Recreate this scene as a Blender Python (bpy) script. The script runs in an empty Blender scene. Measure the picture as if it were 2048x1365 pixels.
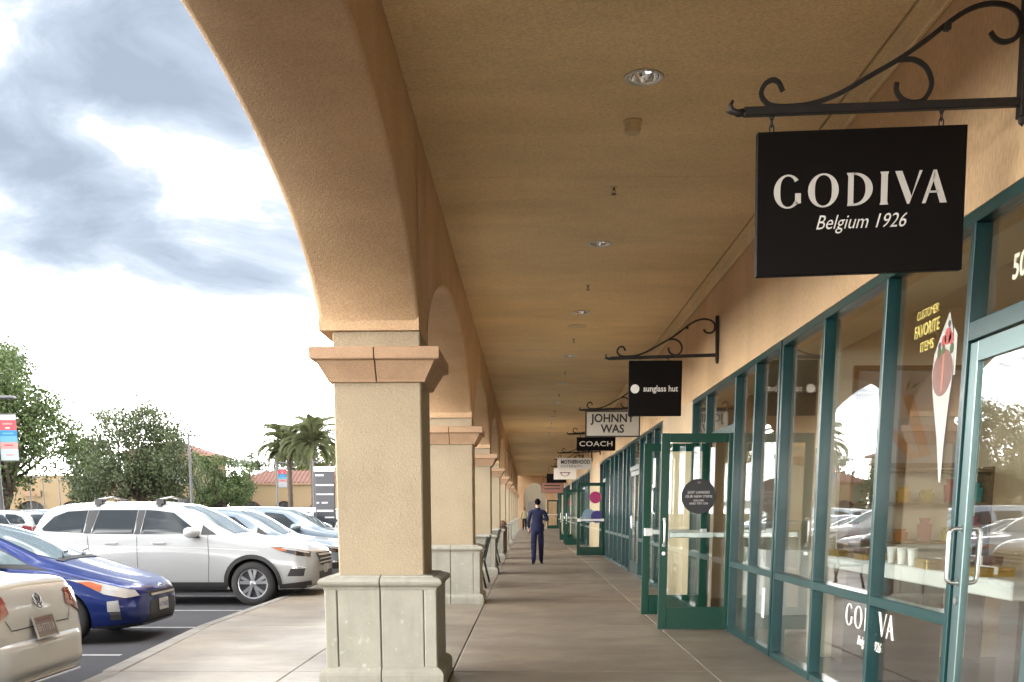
import bpy, bmesh, math, random
import numpy as np
from mathutils import Vector, Matrix, noise
from mathutils.bvhtree import BVHTree
R = math.radians
PI = math.pi
rng = random.Random(7)
scene = bpy.context.scene
COL = scene.collection

# ------------------------------------------------------------------ camera
cam_data = bpy.data.cameras.new("camera")
cam = bpy.data.objects.new("camera", cam_data)
COL.objects.link(cam)
scene.camera = cam
cam_data.sensor_width = 36.0
cam_data.lens = 2061.66 / 2048 * 36.0
cam_data.shift_x = 0.0
cam_data.shift_y = (1387.2 - 682.5) / 2048
cam_data.clip_start = 0.05
cam_data.clip_end = 6000
PITCH, YAW, ROLL = 0.1749, 0.0157, 0.0017
Mc = Matrix.Rotation(YAW, 4, 'Z') @ Matrix.Rotation(PI / 2 - PITCH, 4, 'X') @ Matrix.Rotation(-ROLL, 4, 'Z')
Mc.translation = Vector((0, 0, 1.43))
cam.matrix_world = Mc

# ------------------------------------------------------------------ world, sun, exposure
SUN_EL, SUN_AZ = R(20), R(-112)      # azimuth measured from +Y towards +X
world = bpy.data.worlds.new("World")
scene.world = world
world.use_nodes = True
NT = world.node_tree
NT.nodes.clear()


class NB:
    """tiny node-tree writer"""
    def __init__(s, nt): s.nt = nt
    def n(s, t, **kw):
        nd = s.nt.nodes.new(t)
        for k, v in kw.items():
            if k in ('inp',):
                for a, b in v.items():
                    if isinstance(b, bpy.types.NodeSocket): s.nt.links.new(b, nd.inputs[a])
                    else: nd.inputs[a].default_value = b
            else: setattr(nd, k, v)
        return nd
    def math(s, op, a, b=None, clamp=False):
        nd = s.nt.nodes.new('ShaderNodeMath'); nd.operation = op; nd.use_clamp = clamp
        for i, v in enumerate((a, b)):
            if v is None: continue
            if isinstance(v, bpy.types.NodeSocket): s.nt.links.new(v, nd.inputs[i])
            else: nd.inputs[i].default_value = v
        return nd.outputs[0]
    def vmath(s, op, a, b=None, scale=None):
        nd = s.nt.nodes.new('ShaderNodeVectorMath'); nd.operation = op
        for i, v in enumerate((a, b)):
            if v is None: continue
            if isinstance(v, bpy.types.NodeSocket): s.nt.links.new(v, nd.inputs[i])
            else: nd.inputs[i].default_value = v
        if scale is not None: nd.inputs['Scale'].default_value = scale
        return nd
    def ramp(s, fac, stops, interp='LINEAR'):
        nd = s.nt.nodes.new('ShaderNodeValToRGB'); nd.color_ramp.interpolation = interp
        el = nd.color_ramp.elements
        while len(el) < len(stops): el.new(0.5)
        for e, (p, c) in zip(el, stops):
            e.position = p; e.color = (c[0], c[1], c[2], 1) if not isinstance(c, (int, float)) else (c, c, c, 1)
        s.nt.links.new(fac, nd.inputs[0]); return nd.outputs[0]
    def mix(s, fac, a, b, blend='MIX'):
        nd = s.nt.nodes.new('ShaderNodeMix'); nd.data_type = 'RGBA'; nd.blend_type = blend
        for k, v in ((0, fac), (6, a), (7, b)):
            if isinstance(v, bpy.types.NodeSocket): s.nt.links.new(v, nd.inputs[k])
            else: nd.inputs[k].default_value = v if k == 0 else (v[0], v[1], v[2], 1)
        return nd.outputs[2]
    def noise(s, vec, scale, detail=3, rough=0.5, w=None):
        nd = s.nt.nodes.new('ShaderNodeTexNoise')
        nd.inputs['Scale'].default_value = scale; nd.inputs['Detail'].default_value = detail
        nd.inputs['Roughness'].default_value = rough
        if vec is not None: s.nt.links.new(vec, nd.inputs['Vector'])
        return nd.outputs['Fac']


w = NB(NT)
sky = w.n('ShaderNodeTexSky', sky_type='NISHITA', sun_disc=False, sun_elevation=SUN_EL, sun_rotation=SUN_AZ,
          air_density=1.0, dust_density=2.0, ozone_density=1.0)
tc = w.n('ShaderNodeTexCoord')
dirv = tc.outputs['Generated']
sep = w.n('ShaderNodeSeparateXYZ', inp={0: dirv})
X, Y, Z = sep.outputs
zc = w.math('MAXIMUM', Z, 0.0)
den = w.math('ADD', zc, 0.16)
cvec = w.n('ShaderNodeCombineXYZ', inp={0: w.math('DIVIDE', X, den), 1: w.math('DIVIDE', Y, den), 2: 0.7})
warp = w.noise(cvec.outputs[0], 1.1, 3, 0.55)
wv = w.vmath('SCALE', w.n('ShaderNodeCombineXYZ', inp={0: warp, 1: warp, 2: 0.0}).outputs[0], scale=0.9)
cv2 = w.vmath('ADD', cvec.outputs[0], wv.outputs[0])
n1 = w.noise(cv2.outputs[0], 1.6, 8, 0.6)
n2 = w.noise(cvec.outputs[0], 0.42, 3, 0.5)


wn = w.n('ShaderNodeTexNoise', inp={'Vector': cvec.outputs[0], 'Scale': 2.2, 'Detail': 5.0, 'Roughness': 0.6}).outputs['Color']
wd_ = w.vmath('SCALE', w.vmath('SUBTRACT', wn, (.5, .5, .5)).outputs[0], scale=0.09)
dirw = w.vmath('ADD', dirv, wd_.outputs[0]).outputs[0]


def blob(az, el, ra, re, amp, power=2.0):
    """soft cloud mass round one direction (degrees)"""
    d = Vector((math.sin(R(az)) * math.cos(R(el)), math.cos(R(az)) * math.cos(R(el)), math.sin(R(el))))
    east = Vector((math.cos(R(az)), -math.sin(R(az)), 0)); up = east.cross(-d) if False else d.cross(east) * -1
    if up.z < 0: up = -up
    a = w.vmath('DOT_PRODUCT', dirw, tuple(east)).outputs['Value']
    b = w.vmath('DOT_PRODUCT', dirw, tuple(up)).outputs['Value']
    c = w.vmath('DOT_PRODUCT', dirv, tuple(d)).outputs['Value']
    a = w.math('DIVIDE', a, math.sin(R(ra))); b = w.math('DIVIDE', b, math.sin(R(re)))
    rr = w.math('ADD', w.math('MULTIPLY', a, a), w.math('MULTIPLY', b, b))
    g = w.math('POWER', 2.718, w.math('MULTIPLY', rr, -1.0))
    g = w.math('MULTIPLY', g, w.math('GREATER_THAN', c, 0.0))
    return w.math('MULTIPLY', g, amp * .82)


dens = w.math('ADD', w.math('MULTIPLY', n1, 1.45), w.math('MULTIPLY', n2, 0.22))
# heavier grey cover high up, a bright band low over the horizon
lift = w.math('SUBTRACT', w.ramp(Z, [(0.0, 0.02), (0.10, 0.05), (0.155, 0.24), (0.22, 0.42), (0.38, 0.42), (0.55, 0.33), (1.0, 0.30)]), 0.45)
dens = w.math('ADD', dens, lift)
for b_ in [(-26.5, 16.3, 5, 2.0, 0.30), (-21.5, 13.4, 4.5, 1.7, 0.30), (-15.8, 11.9, 3.6, 1.3, 0.30), (-20, 24.5, 8, 3.6, 0.24), (-17.2, 19.4, 4, 1.5, 0.20), (-23.5, 19.0, 4, 1.6, 0.12),
           (-17.3, 15.6, 3.4, 2.0, -0.42), (-27, 10.5, 6, 2.6, -0.30), (-18, 8.2, 8, 2.2, -0.30), (-21.8, 17.6, 1.7, 0.9, -0.22), (-26, 20.6, 2.2, 1.2, -0.16), (-28.5, 24, 2.0, 2.0, -0.16),
           (-13.4, 5.6, 2.4, 1.0, 0.16), (120, 40, 40, 25, 0.1), (-110, 35, 35, 20, 0.1)]:
    dens = w.math('ADD', dens, blob(*b_))
n3 = w.noise(cv2.outputs[0], 6.5, 6, 0.62)
dens = w.math('SUBTRACT', w.math('ADD', dens, w.math('MULTIPLY', w.math('SUBTRACT', n3, 0.5), 0.34)), 0.15)
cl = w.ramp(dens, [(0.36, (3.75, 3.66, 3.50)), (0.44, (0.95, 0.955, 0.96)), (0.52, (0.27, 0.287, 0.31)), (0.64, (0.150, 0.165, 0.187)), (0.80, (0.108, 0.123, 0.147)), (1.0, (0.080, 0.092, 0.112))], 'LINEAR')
skyc = w.vmath('SCALE', sky.outputs[0], scale=0.045).outputs[0]
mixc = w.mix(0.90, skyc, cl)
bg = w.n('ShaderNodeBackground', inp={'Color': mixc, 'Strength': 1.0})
wo = w.n('ShaderNodeOutputWorld', inp={'Surface': bg.outputs[0]})
world.cycles.sampling_method = 'MANUAL'
world.cycles.sample_map_resolution = 512

sun_d = bpy.data.lights.new("sun", 'SUN')
sun_d.energy = .65
sun_d.angle = R(50)
sun_d.color = (1.0, 0.96, 0.9)
sun = bpy.data.objects.new("sun", sun_d)
COL.objects.link(sun)
sdir = Vector((math.sin(SUN_AZ) * math.cos(SUN_EL), math.cos(SUN_AZ) * math.cos(SUN_EL), math.sin(SUN_EL)))
sun.rotation_euler = sdir.to_track_quat('Z', 'Y').to_euler()
sun.location = (0, 0, 30)

vs = scene.view_settings
vs.view_transform = 'Standard'
vs.look = 'None'
vs.gamma = 1.0
vs.exposure = 2.6
vs.use_curve_mapping = False
cy = scene.cycles
cy.max_bounces = 10
cy.diffuse_bounces = 5
cy.glossy_bounces = 4
cy.transparent_max_bounces = 24
cy.sample_clamp_indirect = 4.0
cy.caustics_reflective = False
cy.caustics_refractive = False

# ------------------------------------------------------------------ materials
MATS = {}


def new_mat(name):
    m = bpy.data.materials.new(name); m.use_nodes = True
    nt = m.node_tree; nt.nodes.clear()
    b = NB(nt)
    out = nt.nodes.new('ShaderNodeOutputMaterial')
    MATS[name] = m
    return m, b, out


def mat(name, col, rough=0.6, metal=0.0, var=0.0, vscale=3.0, bump=0.0, bscale=40.0, bdetail=3, coat=0.0, col2=None, c2scale=1.2,
        c2lo=0.45, c2hi=0.7, obj=False, spec=0.5, stretch=None, emis=None, estr=0.0, bdist=0.01, tone=0.0, speck=0.0, sscale=55, stain=0.0):
    """principled material: noise tint (var), a second colour in patches (col2), fine relief (bump)"""
    if name in MATS: return MATS[name]
    m, b, out = new_mat(name)
    if obj:
        vec = b.n('ShaderNodeTexCoord').outputs['Object']
    else:
        vec = b.n('ShaderNodeNewGeometry').outputs['Position']
    if stretch:
        vec = b.vmath('MULTIPLY', vec, tuple(stretch)).outputs[0]
    p = b.n('ShaderNodeBsdfPrincipled')
    c = None
    base = (col[0], col[1], col[2], 1)
    if var or col2 or tone or speck or stain:
        cs = b.n('ShaderNodeRGB'); cs.outputs[0].default_value = base; c = cs.outputs[0]
        if col2:
            f = b.ramp(b.noise(vec, c2scale, 5, 0.6), [(c2lo, 0.0), (c2hi, 1.0)])
            c = b.mix(f, c, col2)
        if var:
            f = b.noise(vec, vscale, 5, 0.62)
            f = b.ramp(f, [(0.25, 1 - var), (0.75, 1 + var * 0.6)])
            c = b.mix(1.0, c, f, 'MULTIPLY')
        if speck:
            f = b.ramp(b.noise(vec, sscale, 2, 0.5), [(0.35, 1 - speck * .8), (0.62, 1 + speck)])
            c = b.mix(1.0, c, f, 'MULTIPLY')
        if stain:
            f = b.ramp(b.noise(b.vmath('ADD', vec, (7.3, 2.1, 4.4)).outputs[0], 0.75, 7, 0.68), [(0.40, 1.0), (0.52, 1 - stain * .5), (0.62, 1 - stain)])
            c = b.mix(1.0, c, f, 'MULTIPLY')
        if tone:
            oi = b.n('ShaderNodeObjectInfo').outputs['Random']
            f = b.ramp(oi, [(0.0, 1 - tone), (1.0, 1 + tone)])
            c = b.mix(1.0, c, f, 'MULTIPLY')
        b.nt.links.new(c, p.inputs['Base Color'])
    else:
        p.inputs['Base Color'].default_value = base
    p.inputs['Roughness'].default_value = rough
    p.inputs['Metallic'].default_value = metal
    p.inputs['Specular IOR Level'].default_value = spec
    if coat:
        p.inputs['Coat Weight'].default_value = coat; p.inputs['Coat Roughness'].default_value = 0.04
    if emis:
        p.inputs['Emission Color'].default_value = (*emis, 1); p.inputs['Emission Strength'].default_value = estr
    if bump:
        bn = b.noise(vec, bscale, bdetail, 0.6)
        bp = b.n('ShaderNodeBump', inp={'Strength': bump, 'Distance': bdist, 'Height': bn})
        b.nt.links.new(bp.outputs[0], p.inputs['Normal'])
    b.nt.links.new(p.outputs[0], out.inputs[0])
    return m


def glass_mat(name, tint=(0.93, 0.96, 0.95), f0=0.045, rough=0.01):
    m, b, out = new_mat(name)
    lw = b.n('ShaderNodeLayerWeight', inp={'Blend': 0.5})
    fc = lw.outputs['Facing']
    F = b.math('ADD', b.math('MULTIPLY', b.math('POWER', fc, 5.0), 1 - f0), f0)
    F = b.math('MULTIPLY', F, 1.0, clamp=True)
    t = b.n('ShaderNodeBsdfTransparent', inp={'Color': (*tint, 1)})
    g = b.n('ShaderNodeBsdfGlossy', inp={'Color': (1, 1, 1, 1), 'Roughness': rough})
    mx = b.n('ShaderNodeMixShader', inp={0: F, 1: t.outputs[0], 2: g.outputs[0]})
    b.nt.links.new(mx.outputs[0], out.inputs[0])
    return m


M_shaft = mat('cream_stucco', (0.36, 0.29, 0.195), 0.9, var=0.10, vscale=2.2, bump=0.75, bscale=62, bdetail=3, bdist=0.010, speck=.10, sscale=90, stain=.06)
M_cap = mat('tan_cast_stone', (0.42, 0.27, 0.165), 0.9, speck=.12, sscale=90, stain=.12, var=0.12, vscale=5, bump=0.7, bscale=70, bdist=0.006)
M_arch = mat('tan_stucco', (0.58, 0.395, 0.235), 0.92, var=0.14, vscale=1.3, bump=0.55, bscale=85, bdist=0.008, speck=.14, sscale=70, stain=.10, col2=(0.52, 0.345, 0.195), c2scale=0.9, c2lo=.42, c2hi=.7)
M_ceil = mat('ceiling_stucco', (0.82, 0.645, 0.385), 0.92, var=0.12, vscale=0.9, bump=0.8, bscale=75, bdist=0.010, speck=.16, sscale=85, stain=.10, col2=(0.76, 0.585, 0.33), c2scale=0.5, stretch=(0.6, 1.4, 1))
M_wall = mat('shop_wall_stucco', (0.66, 0.455, 0.255), 0.92, var=0.15, vscale=1.6, bump=0.7, bscale=60, bdist=0.008, speck=.10, stain=.10, col2=(0.62, 0.42, 0.25), c2scale=0.8, stretch=(1, 1, 0.35))
M_pier = mat('pier_stucco', (0.55, 0.42, 0.27), 0.92, var=0.10, vscale=1.6, bump=0.5, bscale=60, bdist=0.006)
M_joint = mat('dark_joint', (0.10, 0.09, 0.075), 0.95)
M_steel = mat('brushed_steel', (0.62, 0.62, 0.60), 0.28, 1.0)
M_chrome = mat('chrome', (0.8, 0.8, 0.8), 0.12, 1.0)
M_iron = mat('black_iron', (0.018, 0.015, 0.014), 0.5, 0.3, bump=0.2, bscale=60, obj=True)
M_teal = mat('teal_frame_paint', (0.006, 0.048, 0.050), 0.28, 0.0, var=0.15, vscale=4, coat=0.1, spec=.4)
M_teal2 = mat('teal_door_paint', (0.003, 0.045, 0.028), 0.35, 0.0, var=0.12, vscale=4, spec=.3)
M_glass = glass_mat('shop_glass', f0=0.085)
M_black = mat('black_plastic', (0.012, 0.012, 0.013), 0.4)
M_white = mat('white_print', (0.82, 0.80, 0.76), 0.5)
M_rubber = mat('rubber', (0.02, 0.02, 0.021), 0.75, bump=0.2, bscale=50, obj=True)


def stone_mat():
    m, b, out = new_mat('grey_cast_stone')
    vec = b.n('ShaderNodeNewGeometry').outputs['Position']
    n1_ = b.noise(vec, 3.0, 6, 0.65); n2_ = b.noise(b.vmath('MULTIPLY', vec, (5, 5, 0.8)).outputs[0], 2.2, 5, 0.6)
    c = b.mix(b.ramp(n1_, [(0.35, 0.0), (0.7, 1.0)]), (0.35, 0.335, 0.28), (0.28, 0.272, 0.225))
    c = b.mix(b.ramp(n2_, [(0.50, 0.0), (0.75, 0.55)]), c, (0.22, 0.205, 0.16))
    n3_ = b.noise(vec, 14, 4, 0.6)
    c = b.mix(b.ramp(n3_, [(0.62, 0.0), (0.72, 0.5)]), c, (0.56, 0.55, 0.50))
    oi = b.n('ShaderNodeObjectInfo').outputs['Random']
    c = b.mix(1.0, c, b.ramp(oi, [(0, 0.93), (1, 1.05)]), 'MULTIPLY')
    p = b.n('ShaderNodeBsdfPrincipled', inp={'Base Color': c, 'Roughness': 0.85})
    bp = b.n('ShaderNodeBump', inp={'Strength': 0.35, 'Distance': 0.006, 'Height': b.noise(vec, 30, 5, 0.65)})
    b.nt.links.new(bp.outputs[0], p.inputs['Normal']); b.nt.links.new(p.outputs[0], out.inputs[0])
    return m


M_stone = stone_mat()


def concrete_mat():
    """broomed concrete: fine lines across the walk, worn patches, spots"""
    m, b, out = new_mat('walk_concrete')
    vec = b.n('ShaderNodeNewGeometry').outputs['Position']
    big = b.noise(vec, 0.55, 6, 0.6)
    c = b.mix(b.ramp(big, [(0.35, 0.0), (0.68, 1.0)]), (0.268, 0.226, 0.176), (0.205, 0.173, 0.136))
    br = b.noise(b.vmath('MULTIPLY', vec, (2.6, 14, 1)).outputs[0], 2.4, 5, 0.7)
    c = b.mix(1.0, c, b.ramp(br, [(0.3, 0.90), (0.7, 1.05)]), 'MULTIPLY')
    sp = b.noise(vec, 9, 4, 0.6)
    c = b.mix(b.ramp(sp, [(0.62, 0.0), (0.74, 0.5)]), c, (0.15, 0.13, 0.11))
    wr = b.noise(b.vmath('MULTIPLY', vec, (1.1, 1.6, 1)).outputs[0], 0.9, 7, 0.72)
    c = b.mix(1.0, c, b.ramp(wr, [(0.42, 1.04), (0.50, 0.90), (0.62, 0.78)]), 'MULTIPLY')
    gum = b.noise(vec, 26, 1, 0.4)
    c = b.mix(b.ramp(gum, [(0.735, 0.0), (0.76, 0.6)]), c, (0.10, 0.09, 0.08))
    oi = b.n('ShaderNodeObjectInfo').outputs['Random']
    c = b.mix(1.0, c, b.ramp(oi, [(0, 0.92), (1, 1.06)]), 'MULTIPLY')
    p = b.n('ShaderNodeBsdfPrincipled', inp={'Base Color': c, 'Roughness': b.ramp(big, [(0.3, 0.36), (0.7, 0.58)])})
    p.inputs['Specular IOR Level'].default_value = 0.3
    fine = b.noise(b.vmath('MULTIPLY', vec, (4, 90, 1)).outputs[0], 3, 3, 0.6)
    bp = b.n('ShaderNodeBump', inp={'Strength': 0.25, 'Distance': 0.003, 'Height': fine})
    b.nt.links.new(bp.outputs[0], p.inputs['Normal']); b.nt.links.new(p.outputs[0], out.inputs[0])
    return m


M_conc = concrete_mat()
M_kerb = mat('kerb_concrete', (0.235, 0.222, 0.20), 0.85, spec=.2, var=0.15, vscale=4, bump=0.3, bscale=40, col2=(0.17, 0.16, 0.145), c2scale=1.5)
M_asph = mat('asphalt', (0.054, 0.054, 0.059), 0.9, spec=.15, var=0.25, vscale=0.7, bump=0.5, bscale=120, bdist=0.004, col2=(0.042, 0.042, 0.047), c2scale=0.35, c2lo=.4, c2hi=.6)
M_line = mat('worn_white_line', (0.30, 0.30, 0.30), 0.7, var=0.3, vscale=6, col2=(0.25, 0.25, 0.25), c2scale=7, c2lo=.55, c2hi=.7)

# ------------------------------------------------------------------ mesh writing


class MB:
    def __init__(s): s.v = []; s.f = []; s.m = []; s.cur = 0
    def add(s, vs_, fs, mi=None):
        o = len(s.v); s.v.extend([tuple(v) for v in vs_])
        for f in fs: s.f.append(tuple(i + o for i in f)); s.m.append(s.cur if mi is None else mi)
        return s
    def box(s, x0, y0, z0, x1, y1, z1, c=0.0):
        if x1 < x0: x0, x1 = x1, x0
        if y1 < y0: y0, y1 = y1, y0
        if z1 < z0: z0, z1 = z1, z0
        if not c:
            vs_ = [(x, y, z) for x in (x0, x1) for y in (y0, y1) for z in (z0, z1)]
            return s.add(vs_, [(0, 1, 3, 2), (4, 6, 7, 5), (0, 4, 5, 1), (2, 3, 7, 6), (0, 2, 6, 4), (1, 5, 7, 3)])
        lo = (x0, y0, z0); hi = (x1, y1, z1)
        vs_ = []; idx = {}
        for sx in (0, 1):
            for sy in (0, 1):
                for sz in (0, 1):
                    for ax in range(3):
                        p = []
                        for k, sg in enumerate((sx, sy, sz)):
                            e = hi[k] if sg else lo[k]
                            if k != ax: e += -c if sg else c
                            p.append(e)
                        idx[(sx, sy, sz, ax)] = len(vs_); vs_.append(tuple(p))
        fs = []
        g = lambda a, b_, d, ax: idx[(a, b_, d, ax)]
        for s0 in (0, 1):
            a = [g(s0, 0, 0, 0), g(s0, 1, 0, 0), g(s0, 1, 1, 0), g(s0, 0, 1, 0)]; fs.append(a if s0 else a[::-1])
            a = [g(0, s0, 0, 1), g(1, s0, 0, 1), g(1, s0, 1, 1), g(0, s0, 1, 1)]; fs.append(a[::-1] if s0 else a)
            a = [g(0, 0, s0, 2), g(1, 0, s0, 2), g(1, 1, s0, 2), g(0, 1, s0, 2)]; fs.append(a if s0 else a[::-1])
        for s0 in (0, 1):
            for s1 in (0, 1):
                fl = (s0 + s1) % 2
                a = [g(s0, s1, 0, 0), g(s0, s1, 0, 1), g(s0, s1, 1, 1), g(s0, s1, 1, 0)]; fs.append(a if not fl else a[::-1])
                a = [g(s0, 0, s1, 0), g(s0, 1, s1, 0), g(s0, 1, s1, 2), g(s0, 0, s1, 2)]; fs.append(a if not fl else a[::-1])
                a = [g(0, s0, s1, 1), g(0, s0, s1, 2), g(1, s0, s1, 2), g(1, s0, s1, 1)]; fs.append(a if not fl else a[::-1])
        for k in idx: pass
        for sx in (0, 1):
            for sy in (0, 1):
                for sz in (0, 1):
                    a = [g(sx, sy, sz, 0), g(sx, sy, sz, 1), g(sx, sy, sz, 2)]
                    fs.append(a if (sx + sy + sz) % 2 else a[::-1])
        return s.add(vs_, fs)
    def tube(s, pts, r, n=8, closed=False, flat=None):
        """tube along 3-D points; r number or list; flat=(a,b) rectangle section"""
        pts = [Vector(p) for p in pts]; N = len(pts)
        rs = r if isinstance(r, (list, tuple)) else [r] * N
        rings = []; up = None
        for i, p in enumerate(pts):
            if closed: t = pts[(i + 1) % N] - pts[i - 1]
            else: t = pts[min(i + 1, N - 1)] - pts[max(i - 1, 0)]
            t.normalize()
            if up is None:
                up = Vector((0, 0, 1)) if abs(t.z) < 0.9 else Vector((0, 1, 0))
            a = t.cross(up)
            if a.length < 1e-4: a = t.cross(Vector((1, 0, 0)))
            a.normalize(); b_ = a.cross(t).normalized(); up = b_
            ring = []
            if flat:
                for sx, sz in ((-1, -1), (1, -1), (1, 1), (-1, 1)):
                    ring.append(p + a * flat[0] * sx * 0.5 * rs[i] + b_ * flat[1] * sz * 0.5 * rs[i])
            else:
                for k in range(n):
                    an = 2 * PI * k / n
                    ring.append(p + a * math.cos(an) * rs[i] + b_ * math.sin(an) * rs[i])
            rings.append(ring)
        m_ = 4 if flat else n
        vs_ = [v for r_ in rings for v in r_]; fs = []
        for i in range(N if closed else N - 1):
            j = (i + 1) % N
            for k in range(m_):
                k2 = (k + 1) % m_
                fs.append((i * m_ + k, i * m_ + k2, j * m_ + k2, j * m_ + k))
        if not closed:
            fs.append(tuple(range(m_))[::-1]); fs.append(tuple((N - 1) * m_ + k for k in range(m_)))
        return s.add(vs_, fs)
    def lathe(s, prof, c=(0, 0, 0), n=24, axis='z', caps=True, a0=0.0):
        """prof: list of (r, h)"""
        vs_ = []; fs = []
        for r_, h in prof:
            for k in range(n):
                an = a0 + 2 * PI * k / n; x = math.cos(an) * r_; y = math.sin(an) * r_
                if axis == 'z': vs_.append((c[0] + x, c[1] + y, c[2] + h))
                elif axis == 'y': vs_.append((c[0] + x, c[1] + h, c[2] + y))
                else: vs_.append((c[0] + h, c[1] + x, c[2] + y))
        for i in range(len(prof) - 1):
            for k in range(n):
                k2 = (k + 1) % n
                fs.append((i * n + k, i * n + k2, (i + 1) * n + k2, (i + 1) * n + k))
        if caps:
            if prof[0][0] > 1e-5: fs.append(tuple(range(n))[::-1])
            if prof[-1][0] > 1e-5: fs.append(tuple((len(prof) - 1) * n + k for k in range(n)))
        return s.add(vs_, fs)
    def poly(s, pts, d0, d1, plane='xz'):
        """extrude a 2-D outline between depths d0 and d1"""
        n = len(pts); P = []
        for d in (d0, d1):
            for a, b_ in pts:
                P.append({'xz': (a, d, b_), 'xy': (a, b_, d), 'yz': (d, a, b_)}[plane])
        fs = [tuple(range(n)), tuple(range(2 * n - 1, n - 1, -1))]
        for k in range(n):
            k2 = (k + 1) % n; fs.append((k, k + n, k2 + n, k2))
        return s.add(P, fs)
    def build(s, name, mats, parent=None, smooth=False, fix=True, loc=None, auto=None):
        me = bpy.data.meshes.new(name)
        me.from_pydata([tuple(v) for v in s.v], [], s.f)
        if not isinstance(mats, (list, tuple)): mats = [mats]
        for m_ in mats: me.materials.append(m_)
        if len(mats) > 1: me.polygons.foreach_set('material_index', s.m)
        if fix:
            bm = bmesh.new(); bm.from_mesh(me); bmesh.ops.recalc_face_normals(bm, faces=bm.faces); bm.to_mesh(me); bm.free()
        if auto is not None:
            me.polygons.foreach_set('use_smooth', [True] * len(me.polygons))
            me.set_sharp_from_angle(angle=R(auto))
        elif smooth: me.polygons.foreach_set('use_smooth', [True] * len(me.polygons))
        me.update()
        o = bpy.data.objects.new(name, me); COL.objects.link(o)
        if parent: o.parent = parent
        if loc: o.location = loc
        return o


def tag(o, label=None, cat=None, group=None, kind=None):
    if label: o['label'] = label
    if cat: o['category'] = cat
    if group: o['group'] = group
    if kind: o['kind'] = kind
    return o


def empty(name, loc=(0, 0, 0), rz=0.0, **kw):
    o = bpy.data.objects.new(name, None); COL.objects.link(o)
    o.location = loc; o.rotation_euler = (0, 0, rz); o.empty_display_size = 0.2
    return tag(o, **kw) if kw else o


KIDS = {}


def kids(o):
    return [c for c in o.children]


def copy_tree(o, parent=None):
    c = o.copy(); COL.objects.link(c)
    if parent is not None: c.parent = parent
    for ch in o.children:
        copy_tree(ch, c)
    return c


def text_mesh(name, body, size, material, parent=None, loc=(0, 0, 0), rot=(PI / 2, 0, 0), shear=0.0, sx=1.0, align='CENTER', extrude=0.002, offset=0.0, space=1.0):
    cu = bpy.data.curves.new(name, 'FONT'); cu.body = body; cu.size = size; cu.shear = shear; cu.align_x = align; cu.align_y = 'CENTER'
    cu.extrude = extrude; cu.offset = offset; cu.space_character = space; cu.resolution_u = 3
    t = bpy.data.objects.new(name, cu); COL.objects.link(t)
    dg = bpy.context.evaluated_depsgraph_get(); dg.update()
    me = bpy.data.meshes.new_from_object(t.evaluated_get(dg))
    bpy.data.objects.remove(t); bpy.data.curves.remove(cu)
    me.materials.clear(); me.materials.append(material); me.name = name
    o = bpy.data.objects.new(name, me); COL.objects.link(o)
    o.location = loc; o.rotation_euler = rot; o.scale = (sx, 1, 1)
    if parent: o.parent = parent
    return o


def interp(x, xs, ys):
    return float(np.interp(x, xs, ys))


ORD = ['first', 'second', 'third', 'fourth', 'fifth', 'sixth', 'seventh', 'eighth', 'ninth', 'tenth', 'eleventh', 'twelfth', 'thirteenth', 'fourteenth', 'fifteenth', 'sixteenth']
# ------------------------------------------------------------------ ground, kerb, walk
YC0, SP, XC = 8.863, 7.71, -1.206        # near column centre, bay length, row of columns
HC = 4.36                                # ceiling height
XW = 2.395                               # face of the shop fronts
YEND = 88.0
lot = MB(); lot.add([(-1500, -600, -.15), (1500, -600, -.15), (1500, 2500, -.15), (-1500, 2500, -.15)], [(0, 1, 2, 3)])
lot = tag(lot.build('parking_lot', M_asph), kind='structure')


def kx(y): return interp(y, [-5, 6, 8.6, 10.7, 13.1, 15.6, 90], [-3.35, -3.62, -3.776, -4.085, -4.214, -4.225, -4.30])


pave = MB(); pave.add([(-3.2, -6, -.03), (2.7, -6, -.03), (2.7, YEND + 6, -.03), (-3.2, YEND + 6, -.03)], [(0, 1, 2, 3)])
pave = tag(pave.build('pavement', M_joint), kind='structure')
kerb = MB(); kerb.add([(kx(-6) + .02, -6, -.02), (-3.2, -6, -.02), (-3.2, YEND + 6, -.02), (kx(90) + .02, YEND + 6, -.02), ], [(0, 1, 2, 3)])
kerb = tag(kerb.build('kerb', M_joint), kind='structure')
SL = SP / 2
yj = [9.22 + SL * k for k in range(-4, 23)]
G = 0.006


def slab(xa0, xa1, xb0, xb1, y0, y1, name, parent, m, top=0.0, bot=-.13, c=.006):
    """slab whose side edges may run at a slant: xa at y0, xb at y1"""
    b_ = MB()
    q = [(xa0, y0), (xa1, y0), (xb1, y1), (xb0, y1)]
    cxm = sum(p[0] for p in q) / 4; cym = sum(p[1] for p in q) / 4
    def ins(p, d):
        return (p[0] + (d if p[0] < cxm else -d), p[1] + (d if p[1] < cym else -d))
    rings = [[(x, y, bot) for x, y in q], [(x, y, top - c) for x, y in q], [(*ins(p, c), top) for p in q]]
    vs_ = [v for r_ in rings for v in r_]
    fs = [(0, 3, 2, 1), (8, 9, 10, 11)]
    for i in (0, 1):
        for k in range(4):
            k2 = (k + 1) % 4; fs.append((i * 4 + k, i * 4 + k2, i * 4 + 4 + k2, i * 4 + 4 + k))
    b_.add(vs_, fs)
    return b_.build(name, m, parent)


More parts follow.
